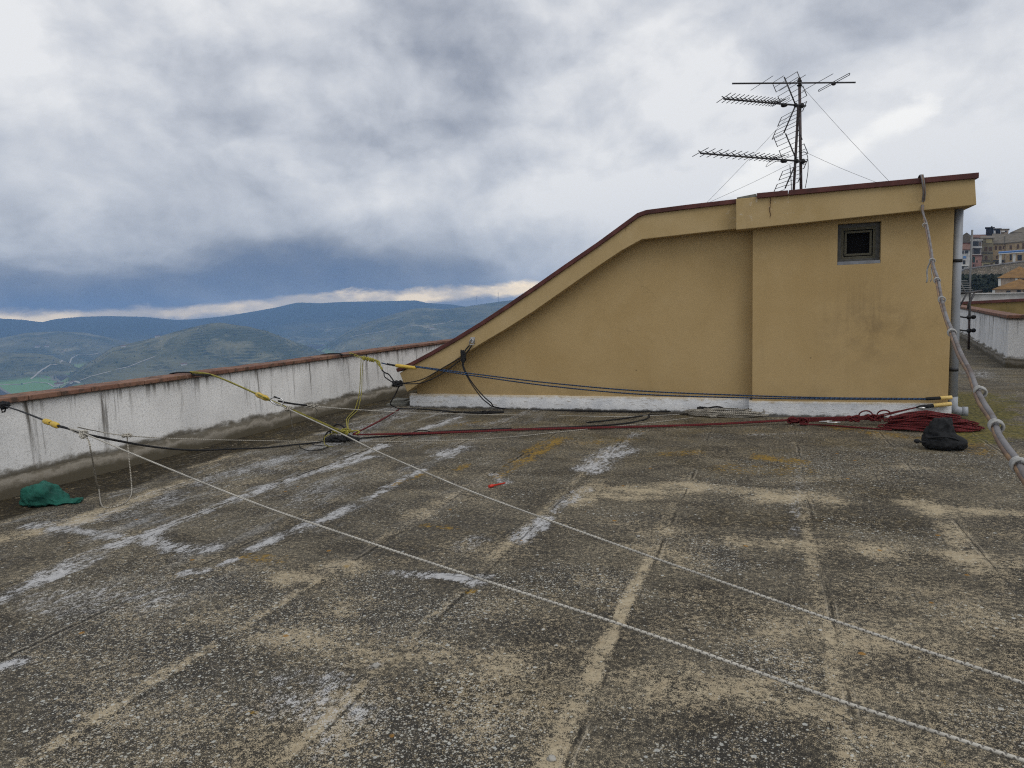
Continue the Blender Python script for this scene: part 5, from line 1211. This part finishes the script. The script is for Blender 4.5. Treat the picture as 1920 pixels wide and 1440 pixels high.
# retaining wall
m, t, b = new_mat('rubble_stone_wall'); M['rubble'] = m; p = t.pos()
d_, col = t.vor(p, 1.5); e_, _ = t.vor(p, 1.5, 'DISTANCE_TO_EDGE'); n = t.noise(p, .35, 5, .7)
cc = t.mix(t.sep(col)[0], (.2, .17, .125), (.33, .28, .215)); cc = t.mix(t.sm(e_, .1, .02), cc, (.12, .1, .075)); cc = t.mix(t.m('MULTIPLY', t.sm(n, .5, .7), .5), cc, (.13, .12, .085))
t.put(b.inputs['Base Color'], cc); b.inputs['Roughness'].default_value = .95
rw = thing('retaining_wall', 'long rubble stone retaining wall curving below the hill town', 'wall', vy(1850, 520, 285))
pts = [(1760, 534), (1785, 517), (1797, 510.5), (1810, 505.5), (1835, 501.5), (1870, 497), (1920, 490.5), (1970, 484)]
mb = MB(); mc = MB()
P3 = [vy(px, py, 285 + 12 * max(0, (1815 - px) / 40)) for px, py in pts]
for a_, b_ in zip(P3[:-1], P3[1:]):
    dep = Vector((0, 1.2, 0)); z0 = a_.z - 14
    mb.hexa([(a_.x, a_.y, z0), (b_.x, b_.y, z0), (b_.x, b_.y + 1.2, z0), (a_.x, a_.y + 1.2, z0), a_, b_, b_ + dep, a_ + dep])
    up = Vector((0, 0, .01)); mc.hexa([a_ + up - dep * .2, b_ + up - dep * .2, b_ + up + dep, a_ + up + dep, a_ + up * 40 - dep * .2, b_ + up * 40 - dep * .2, b_ + up * 40 + dep, a_ + up * 40 + dep])
mb.build('wall', M['rubble'], rw); mc.build('coping', TW['grey'], rw)
# two tiled houses below
house('house', 'beige house with a pointed brown tiled roof and a white corner pier', 'house', 172, 1873, 1950, 521, 548, TW['beige'], ('hip', M['roof_tile'], 2.5), [(1871.5, 1876.5, 522.5, 536, WT, 'pier'), (1903.5, 1908, 521.5, 530, WT, 'pier'), (1912, 1921, 523.5, 530, BS_, 'window')], depth=9, group=None)
house('house', 'beige house with a broad low tiled roof, in front of the pointed one', 'house', 158, 1863.5, 1960, 542.5, 560, TW['beige'], ('hip', M['roof_tile'], 2.05), [(1860.5, 1866, 544, 552, WT, 'pier'), (1887, 1894.5, 545, 549.3, P_, 'window'), (1906.5, 1914, 543.5, 548, P_, 'window'), (1919, 1926, 542.5, 547.5, P_, 'window')], depth=8, group=None)
# hillside under the town: one sloping sheet
M['hill_dark'] = simple('dark_scrub_soil', (.03, .036, .02), .95, var=.4, scale=.3)
mb = MB(); gxs = np.linspace(-40, 420, 24); prof_ = [(70, -14), (120, -9), (160, -4), (200, -1.0), (250, 4), (286, 7), (287, 13.5), (312, 14.5), (335, 20), (352, 27), (375, 30), (450, 26), (700, -20)]
for (yy, zz) in prof_:
    for xx in gxs: mb.v.append((xx + yy * .38 - 60, yy, zz - max(0, (60 - xx) * .35)))
n = len(gxs)
for j in range(len(prof_) - 1):
    for i in range(n - 1): mb.face((j * n + i, j * n + i + 1, (j + 1) * n + i + 1, (j + 1) * n + i), None, True)
tag(mb.build('town_hill', M['hill_dark'], None), kind='structure')
# dark bushes on the slope below the wall
M['leaf_dark'] = simple('dark_evergreen_leaves', (.018, .026, .013), .8, var=.5, scale=1.5)
mb = MB(); rd = random.Random(4)
for k in range(520):
    px = rd.uniform(1780, 1885); Yd = rd.uniform(215, 270); py = rd.uniform(519, 545); c_ = vy(px, py, Yd)
    for q in range(7):
        o_ = Vector((rd.gauss(0, .8), rd.gauss(0, .8), rd.gauss(0, .5))); a_ = Vector((rd.gauss(0, 1), rd.gauss(0, 1), rd.gauss(0, 1))).normalized() * rd.uniform(.3, .7); b_ = Vector((rd.gauss(0, 1), rd.gauss(0, 1), rd.gauss(0, 1))).normalized() * rd.uniform(.3, .6)
        mb.add([c_ + o_ - a_, c_ + o_ + b_, c_ + o_ + a_, c_ + o_ - b_], [(0, 1, 2, 3)])
tag(mb.build('undergrowth', M['leaf_dark'], None), kind='stuff')

# ================================================================== VALLEY AND MOUNTAINS
VF = -240.0
LAY = [  # crest radius, front width, crest line in photo pixels
 (6900, 1900, [(-500, 600), (-200, 592), (-60, 594), (0, 597), (45, 600), (78, 604), (105, 598), (150, 594), (200, 592.5), (270, 594), (330, 600), (370, 598), (420, 593), (470, 585), (520, 576), (545, 570), (560, 567), (600, 568.5), (640, 566), (700, 565), (780, 563), (800, 568), (850, 571), (880, 576), (960, 584), (1100, 590), (1500, 600), (2000, 600)]),
 (4300, 1250, [(480, 740), (560, 690), (600, 657), (650, 622), (700, 600), (740, 588), (775, 579), (800, 577), (830, 580), (880, 574), (940, 565), (1000, 558), (1100, 552), (1300, 560), (1700, 640)]),
 (2950, 760, [(60, 760), (150, 690), (210, 652), (290, 633), (350, 616), (395, 606), (415, 605), (465, 613), (500, 621), (540, 636), (575, 649), (605, 660), (660, 690), (760, 760)]),
 (4700, 900, [(-400, 660), (-100, 640), (0, 634), (50, 624), (110, 621), (160, 625), (200, 632), (250, 645), (330, 690), (400, 760)]),
 (3400, 420, [(-500, 690), (-100, 668), (0, 661), (50, 661), (95, 666), (135, 683), (180, 720), (230, 780)]),
]
def pxaz(px):     # world azimuth (from +Y to the right) at the horizon for a photo column
    d = ray(px, 615 - .035 * px); return math.atan2(d.x, d.y)
LT = []
for R_, w_, cr_ in LAY:
    az = []; zc_ = []
    for px, py in cr_:
        d = ray(px, py); az.append(math.atan2(d.x, d.y)); zc_.append(CAMH + R_ * d.z / math.hypot(d.x, d.y))
    LT.append((R_, w_, np.array(az), np.array(zc_)))
def terr(az, r):
    az = np.asarray(az, float); r = np.asarray(r, float)
    x = r * np.sin(az); y = r * np.cos(az)
    z = VF + 14 * (fbm(x / 500 + 40, y / 500 + 40, 4) - .5) + np.clip((1500 - r) / 1500, 0, 1) ** 1.5 * 215
    for i, (R_, w_, A_, Z_) in enumerate(LT):
        cz = np.interp(az, A_, Z_)
        rr = R_ * (1 + .05 * (fbm(az * 9 + 3 * i, az * 0 + i, 2) - .5)) 
        s = (r - R_) / w_; g = np.where(s < 0, np.exp(-(s * 1.25) ** 2), np.exp(-(s * .8) ** 2))
        h = (cz - VF); rug = 1 - .22 * np.clip(np.abs(s) * 1.6, 0, 1) * (1 - 2 * np.abs(fbm(x / 420 + i * 9, y / 420, 5) - .5) * 2) * 1.0
        tiny = 1 + .05 * (fbm(x / 90 + i, y / 90, 4) - .5) * np.clip(np.abs(s) * 5, .12, 1)
        z = np.maximum(z, VF + h * g * rug * tiny)
    return z
azs = np.radians(np.arange(-88, 62, .22)); rs_ = np.unique(np.concatenate([np.geomspace(45, 1500, 40), np.linspace(1500, 5200, 230), np.linspace(5200, 7700, 70)]))
AZ, RR = np.meshgrid(azs, rs_); ZT = terr(AZ, RR)
ZT = np.where(RR < 300, np.minimum(ZT, -22), ZT)
co = np.stack([RR * np.sin(AZ), RR * np.cos(AZ), ZT], -1).reshape(-1, 3); nA, nR = len(azs), len(rs_)
ii = np.arange(nA * nR).reshape(nR, nA); fc = np.stack([ii[:-1, :-1], ii[:-1, 1:], ii[1:, 1:], ii[1:, :-1]], -1).reshape(-1, 4)
me = bpy.data.meshes.new('hills'); me.vertices.add(len(co)); me.vertices.foreach_set('co', co.ravel())
me.loops.add(fc.size); me.loops.foreach_set('vertex_index', fc.ravel().astype(np.int32)); me.polygons.add(len(fc)); me.polygons.foreach_set('loop_start', np.arange(0, fc.size, 4, dtype=np.int32))
me.polygons.foreach_set('use_smooth', [True] * len(fc)); me.update(); me.validate()
hills = bpy.data.objects.new('hills', me); COL.objects.link(hills); tag(hills, kind='structure')
m, t, b = new_mat('scrub_covered_hills'); p = t.pos(); x = t.sep(p)
n1 = t.noise(p, .0022, 6, .65, .6); n2 = t.noise(p, .012, 5, .7); n3 = t.noise(p, .05, 3, .7); n4 = t.noise(t.scale(p, (1, 1, 1), (900, 0, 0)), .0035, 6, .7, .8)
c = t.mix(t.sm(n1, .38, .62), (.05, .062, .036), (.15, .145, .08))
c = t.mix(t.m('MULTIPLY', t.sm(n2, .5, .66), .75), c, (.026, .036, .022))
c = t.mix(t.m('MULTIPLY', t.sm(n4, .52, .62), .7), c, (.22, .205, .12))
c = t.mix(t.m('MULTIPLY', t.sm(n4, .62, .68), .7), c, (.42, .37, .27))
# terraces follow the contours
tz = t.m('SINE', t.m('ADD', t.m('MULTIPLY', x[2], .62), t.m('MULTIPLY', n1, 38)))
c = t.mix(t.m('MULTIPLY', t.m('MULTIPLY', t.sm(tz, .55, .95), t.sm(n2, .42, .6)), .38), c, (.24, .23, .14))
c = t.mix(t.m('MULTIPLY', t.sm(n3, .55, .68), .3), c, (.03, .04, .025))
# fields on the valley floor
dv, col = t.vor(t.scale(p, (1, 1.6, 0)), .0042); k = t.sep(col)
fld = t.mix(t.sm(k[0], .3, .7), (.13, .26, .085), (.19, .26, .10)); fld = t.mix(t.m('GREATER_THAN', k[1], .78), fld, (.055, .05, .04))
dedge, _ = t.vor(t.scale(p, (1, 1.6, 0)), .0042, 'DISTANCE_TO_EDGE'); fld = t.mix(t.sm(dedge, .035, .02), fld, (.19, .18, .14))
c = t.mix(t.sm(t.m('ADD', x[2], t.m('MULTIPLY', n2, 16)), VF + 62, VF + 46), c, fld)
far = t.sm(t.m('SQRT', t.m('ADD', t.m('MULTIPLY', x[0], x[0]), t.m('MULTIPLY', x[1], x[1]))), 5200, 5900)
c = t.mix(far, c, t.mix(n2, (.02, .03, .02), (.035, .045, .03)))
t.put(b.inputs['Base Color'], c); b.inputs['Roughness'].default_value = 1.0; b.inputs['Specular IOR Level'].default_value = .05
me.materials.append(m)
def hit(px, py, r0=1550, r1=7400):
    d = ray(px, py); az = math.atan2(d.x, d.y); sl_ = d.z / math.hypot(d.x, d.y)
    r = np.arange(r0, r1, 12.0); z = terr(np.full(r.shape, az), r); ok = np.nonzero(z >= CAMH + r * sl_)[0]
    if not len(ok): return None
    r = r[ok[0]]; return Vector((r * math.sin(az), r * math.cos(az), float(z[ok[0]])))
M['track'] = simple('pale_dirt_track', (.38, .35, .3), .95, var=.2, scale=.02)
for name, line, w in (('road', [(58, 712), (66, 706), (72, 699), (80, 693), (95, 686), (115, 679), (135, 672), (160, 667), (185, 663)], 6), ('road', [(0, 722), (40, 722), (90, 720), (150, 719)], 5), ('path', [(150, 714), (200, 700), (240, 690), (290, 672)], 4), ('path', [(640, 640), (690, 626), (740, 618), (800, 612), (850, 602)], 6)):
    ps = [hit(*q) for q in line]; ps = [q for q in ps if q]
    if len(ps) < 2: continue
    ps = spline(ps, 40); mb = MB()
    for i, q in enumerate(ps):
        d = (ps[min(i + 1, len(ps) - 1)] - ps[max(i - 1, 0)]); d = Vector((d.x, d.y, 0)).normalized(); e_ = Vector((-d.y, d.x, 0)) * w / 2
        for s in (-1, 1):
            v = q + e_ * s; zz = float(terr(math.atan2(v.x, v.y), math.hypot(v.x, v.y))); mb.v.append((v.x, v.y, zz + 1.2))
    for i in range(len(ps) - 1): mb.face((2 * i, 2 * i + 1, 2 * i + 3, 2 * i + 2), None, True)
    tag(mb.build(name, M['track'], None), kind='structure')
# shrubs and trees spread over the near hills, too many to count
M['scrub'] = simple('olive_scrub', (.028, .04, .02), .95, var=.5, scale=.02)
mb = MB(); rd = random.Random(9); cnt = 0
while cnt < 3200:
    a_ = rd.uniform(pxaz(-60), pxaz(960)); r = rd.uniform(1900, 4600) if rd.random() < .8 else rd.uniform(4000, 5000)
    x_, y_ = r * math.sin(a_), r * math.cos(a_)
    cnt += 1
    if mnoise.noise(Vector((x_ / 220, y_ / 220, 0))) + .6 * mnoise.noise(Vector((x_ / 60, y_ / 60, 3))) < .05: continue
    z = float(terr(a_, r))
    if z < VF + 14 and rd.random() < .9: continue
    s = rd.uniform(1.8, 4.2); o_ = Vector((x_, y_, z + s * .3))
    vs = [o_ + Vector((s * math.cos(q), s * math.sin(q), 0)) * rd.uniform(.7, 1.2) for q in (0, 1.57, 3.14, 4.71)] + [o_ + Vector((0, 0, s * rd.uniform(.8, 1.3))), o_ - Vector((0, 0, s * .6))]
    mb.add(vs, [(0, 1, 4), (1, 2, 4), (2, 3, 4), (3, 0, 4), (1, 0, 5), (2, 1, 5), (3, 2, 5), (0, 3, 5)])
tag(mb.build('scrub', M['scrub'], None), kind='stuff')
# far farmhouses
FH = [(70, 652, 'pale farmhouse alone on the wooded slope left of the middle hill', 22), (88, 651, 'pale farmhouse right beside the lone one on the wooded slope', 20), (118, 661, 'small pale farmhouse below the pair on the wooded slope', 14), (136, 718, 'white farmhouse by the green fields at the foot of the hill', 16), (112, 724, 'long white farm shed near the parapet coping and the green fields', 30), (345, 685, 'white farmhouse low on the middle hill just above the parapet', 18),
      (232, 651, 'pale farmhouse high on the left flank of the middle hill', 16), (295, 633, 'pale farmhouse near the top of the middle hill', 16), (607, 647, 'white farmhouse in the notch between the hills', 18), (810, 618, 'pale building on the bare patch of the right hill', 24), (700, 640, 'small pale house low on the right hill', 16)]
for px, py, lab, s in FH:
    q = hit(px, py)
    if not q: continue
    v = Vector((q.x, q.y, 0)).normalized(); r_ = Vector((v.y, -v.x, 0))
    fh = thing('farmhouse', lab, 'farmhouse', q, 'farmhouses on the far hills')
    MB().obox(q - Vector((0, 0, 3)), r_, s, s * .5, 3 + s * .28).build('wall', TW['white'], fh)
    c_ = q + Vector((0, 0, s * .28)); A_, B_ = c_ - r_ * s * .54, c_ + r_ * s * .54; w = v * s * .29
    MB().add([A_ - w, B_ - w, B_ + w, A_ + w, A_ + Vector((0, 0, s * .14)), B_ + Vector((0, 0, s * .14))], [(0, 1, 5, 4), (2, 3, 4, 5), (1, 2, 5), (3, 0, 4), (0, 3, 2, 1)]).build('roof', M['roof_brown'], fh)
for px, y0, y1, lab in ((894, 573, 554, 'slim radio mast on the hill skyline, the one farther from the stair house'), (934, 566, 548, 'slim radio mast on the hill skyline, the one closest to the stair house')):
    d = ray(px, y0); R_ = 4300; hd = math.hypot(d.x, d.y); a_ = CAM + d * (R_ / hd); d2 = ray(px, y1); b_ = CAM + d2 * (R_ / math.hypot(d2.x, d2.y)); a_.z -= 15
    rm_ = thing('radio_mast', lab, 'mast', a_, 'radio masts on the skyline')
    MB().tube([a_, b_], [1.3, .7], 6).build('pole', M['steel_dark'], rm_)
    mb = MB()
    for f in (.55, .75, .92): q = a_.lerp(b_, f); mb.tube([q - Vector((0, 0, 1.5)), q + Vector((0, 0, 1.5))], 1.9, 8)
    mb.build('dish_ring', M['steel_dark'], rm_)

# ================================================================== HAZE
HZ = 7900.0
mb = MB().box(-HZ, HZ * .9, -60, HZ, VF - 60, 235)
m = bpy.data.materials.new('blue_air'); m.use_nodes = True; nt = m.node_tree
for n_ in list(nt.nodes): nt.nodes.remove(n_)
out = nt.nodes.new('ShaderNodeOutputMaterial'); pv = nt.nodes.new('ShaderNodeVolumePrincipled'); nt.links.new(pv.outputs[0], out.inputs['Volume'])
pv.inputs['Color'].default_value = (.27, .46, .82, 1); pv.inputs['Density'].default_value = 1.75e-4; pv.inputs['Anisotropy'].default_value = .0
tag(mb.build('haze', m, None), kind='stuff')

# ================================================================== SKY
w = bpy.data.worlds.new('World'); scene.world = w; w.use_nodes = True
t = NT(w.node_tree); bgn = t.N['Background']
SUN_EL, SUN_AZ = math.radians(50), math.radians(128)     # azimuth from +Y clockwise: behind the viewer, to the right
sky = t.n('ShaderNodeTexSky', sky_type='NISHITA'); sky.sun_disc = False; sky.sun_elevation = SUN_EL; sky.sun_rotation = SUN_AZ; sky.air_density = 1.2; sky.dust_density = 2.0
g = t.n('ShaderNodeTexCoord').outputs['Generated']; s = t.sep(g)
el = t.m('ARCSINE', s[2]); az = t.m('ARCTAN2', s[0], s[1])
# cloud-layer coordinates so that texture flattens towards the horizon
den = t.m('ADD', t.m('MAXIMUM', s[2], 0.0), .38)
pc = t.comb(t.m('DIVIDE', s[0], den), t.m('DIVIDE', s[1], den), 0.0)
pe = t.comb(t.m('MULTIPLY', az, 1.0), t.m('MULTIPLY', el, 2.4), 0.0)
wv = t.noise(pe, 3.2, 5, .55, .3, True); ws = t.sep(wv)
azw = t.m('ADD', az, t.m('MULTIPLY', t.m('SUBTRACT', ws[0], .5), .30)); elw = t.m('ADD', el, t.m('MULTIPLY', t.m('SUBTRACT', ws[1], .5), .16))
def azel(px, py): d = ray(px, py).normalized(); return math.atan2(d.x, d.y), math.asin(d.z)
BL = [  # px, py, half width, half height (pixels), amount
 (120, 200, 330, 190, .17), (-150, 60, 300, 200, .05), (400, 60, 160, 60, -.10), (760, 60, 330, 130, -.22), (620, 270, 330, 90, -.19), (930, 200, 200, 130, -.16), (250, 400, 420, 60, -.10),
 (180, 300, 260, 50, -.06), (200, 528, 500, 66, -.58), (-150, 520, 400, 70, -.30), (640, 515, 380, 60, -.34), (900, 470, 260, 50, -.12), (760, 390, 190, 50, .18), (420, 410, 120, 26, .10), (1080, 420, 220, 110, .10), (1150, 330, 200, 110, .04),
 (1250, 80, 250, 130, .05), (1560, 60, 260, 110, -.08), (1830, 60, 180, 100, -.20), (1700, 260, 330, 150, .12), (1590, 278, 75, 26, .42), (1400, 345, 85, 26, .40), (1500, 310, 140, 60, .08), (1880, 340, 160, 90, .1), (1120, 160, 120, 60, .08), (60, 460, 200, 25, .05)]
val = None
for px, py, sx, sy, am_ in BL:
    a0, e0 = azel(px, py); ce = math.cos(e0)
    u = t.m('MULTIPLY', t.m('SUBTRACT', azw, a0), FPX * .92 * ce / sx); v = t.m('MULTIPLY', t.m('SUBTRACT', elw, e0), FPX / sy)
    gg = t.m('MULTIPLY', t.m('EXPONENT', t.m('MULTIPLY', t.m('ADD', t.m('MULTIPLY', u, u), t.m('MULTIPLY', v, v)), -1.0)), am_)
    val = gg if val is None else t.m('ADD', val, gg)
# billows: relief of a turbulent field, lit from above
ps_ = t.comb(t.m('ADD', t.m('MULTIPLY', az, .72), t.m('MULTIPLY', azw, .28)), t.m('MULTIPLY', t.m('ADD', t.m('MULTIPLY', el, .72), t.m('MULTIPLY', elw, .28)), 1.25), 0.0)
def relief(scale_, off, det, ro, h):
    a_ = t.noise(t.scale(ps_, (1, 1, 1), off), scale_, det, ro, .15)
    b_ = t.noise(t.scale(ps_, (1, 1, 1), (off[0] + h * .35, off[1] + h, off[2])), scale_, det, ro, .15)
    return a_, t.m('SUBTRACT', a_, b_)
n1_, e1_ = relief(3.0, (3, 1, 0), 7, .50, .07); n2_, e2_ = relief(7.5, (7, 5, 2), 8, .54, .025)
f2 = t.noise(t.scale(pe, (1, 1, 1), (5, 2, 0)), 7.5, 9, .62, .25)
puff = t.m('ADD', t.m('MULTIPLY', t.sm(n1_, .42, .58), .17), -.085)
val = t.m('ADD', t.m('ADD', t.m('MULTIPLY', val, .80), .855), puff)
val = t.m('ADD', val, t.m('ADD', t.m('MULTIPLY', e1_, .66), t.m('ADD', t.m('MULTIPLY', e2_, .64), t.m('MULTIPLY', t.m('SUBTRACT', f2, .5), .10))))
clouds = t.ramp(val, [(0.0, (.10, .145, .25)), (.22, (.165, .20, .28)), (.46, (.305, .33, .385)), (.75, (.585, .605, .645)), (1.0, (.84, .84, .84))])
for px, py, sx, sy, rot in ((1585, 282, 95, 26, .42), (1395, 347, 95, 30, .30), (1450, 300, 60, 22, .3)):
    a0, e0 = azel(px, py); ce = math.cos(e0); da = t.m('MULTIPLY', t.m('SUBTRACT', az, a0), FPX * ce); de = t.m('MULTIPLY', t.m('SUBTRACT', el, e0), FPX)
    u = t.m('DIVIDE', t.m('ADD', t.m('MULTIPLY', da, math.cos(rot)), t.m('MULTIPLY', de, math.sin(rot))), sx); v = t.m('DIVIDE', t.m('SUBTRACT', t.m('MULTIPLY', de, math.cos(rot)), t.m('MULTIPLY', da, math.sin(rot))), sy)
    q = t.m('SUBTRACT', 1.0, t.m('SQRT', t.m('ADD', t.m('MULTIPLY', u, u), t.m('MULTIPLY', v, v))))
    q = t.m('ADD', q, t.m('ADD', t.m('MULTIPLY', t.m('SUBTRACT', f2, .5), 2.6), t.m('MULTIPLY', t.m('SUBTRACT', n2_, .5), 3.2)))
    clouds = t.mix(t.m('MULTIPLY', t.sm(q, -.1, .75), 1.0 if px > 1000 else .3), clouds, (1.0, .985, .95))
# cream gap above the ridge
a0, e0 = azel(200, 592); a1, e1 = azel(800, 551); sl_ = (e1 - e0) / (a1 - a0)
line = t.m('ADD', e0, t.m('MULTIPLY', t.m('SUBTRACT', az, a0), sl_))
gapd = t.m('ABSOLUTE', t.m('DIVIDE', t.m('SUBTRACT', t.m('ADD', el, t.m('MULTIPLY', t.m('SUBTRACT', f2, .5), .045)), line), 11 / FPX))
gap = t.m('MULTIPLY', t.m('MULTIPLY', t.sm(gapd, 1.6, .3), t.m('ADD', .45, t.m('MULTIPLY', t.sm(t.noise(t.scale(pe, (1, 1, 1), (2, 8, 0)), 9, 4, .6), .38, .6), .6))), t.m('MULTIPLY', t.sm(az, pxaz(-500), pxaz(-200)), t.sm(az, pxaz(1400), pxaz(1000))))
clouds = t.mix(gap, clouds, (2.8, 2.15, 1.2))
below = t.sm(el, -.02, -.12); clouds = t.mix(below, clouds, (.10, .11, .10))
x10 = t.mix(1.0, clouds, (10, 10, 10), 'MULTIPLY')
t.put(bgn.inputs['Color'], t.mix(.95, sky.outputs[0], x10)); bgn.inputs['Strength'].default_value = .1
ld = bpy.data.lights.new('sun', 'SUN'); ld.energy = 1.0; ld.angle = math.radians(35); ld.color = (1, .96, .9)
lo = bpy.data.objects.new('sun', ld); COL.objects.link(lo)
sd_ = Vector((math.sin(SUN_AZ) * math.cos(SUN_EL), math.cos(SUN_AZ) * math.cos(SUN_EL), math.sin(SUN_EL)))
lo.rotation_euler = sd_.to_track_quat('Z', 'Y').to_euler(); lo.location = sd_ * 30

# ================================================================== CAMERA AND RENDER
cd = bpy.data.cameras.new('camera'); co_ = bpy.data.objects.new('camera', cd); COL.objects.link(co_)
cd.sensor_width = 36; cd.lens = FPX / PW * 36; cd.clip_start = .05; cd.clip_end = 30000
R, U, F = AX
co_.matrix_world = Matrix(((R.x, U.x, -F.x, CAM.x), (R.y, U.y, -F.y, CAM.y), (R.z, U.z, -F.z, CAM.z), (0, 0, 0, 1)))
scene.camera = co_
vs = scene.view_settings; vs.view_transform = 'Standard'; vs.look = 'None'; vs.exposure = 0.12; vs.gamma = 1; vs.use_curve_mapping = False
scene.render.engine = 'CYCLES'; cy = scene.cycles
cy.max_bounces = 6; cy.diffuse_bounces = 3; cy.glossy_bounces = 2; cy.transmission_bounces = 2; cy.volume_bounces = 1; cy.transparent_max_bounces = 4
cy.use_adaptive_sampling = False; cy.use_denoising = False; cy.denoiser = 'OPENIMAGEDENOISE'; cy.denoising_input_passes = 'RGB_ALBEDO_NORMAL'; cy.denoising_prefilter = 'ACCURATE'; cy.pixel_filter_type = 'BLACKMAN_HARRIS'; cy.filter_width = 1.15
cy.sample_clamp_indirect = 6
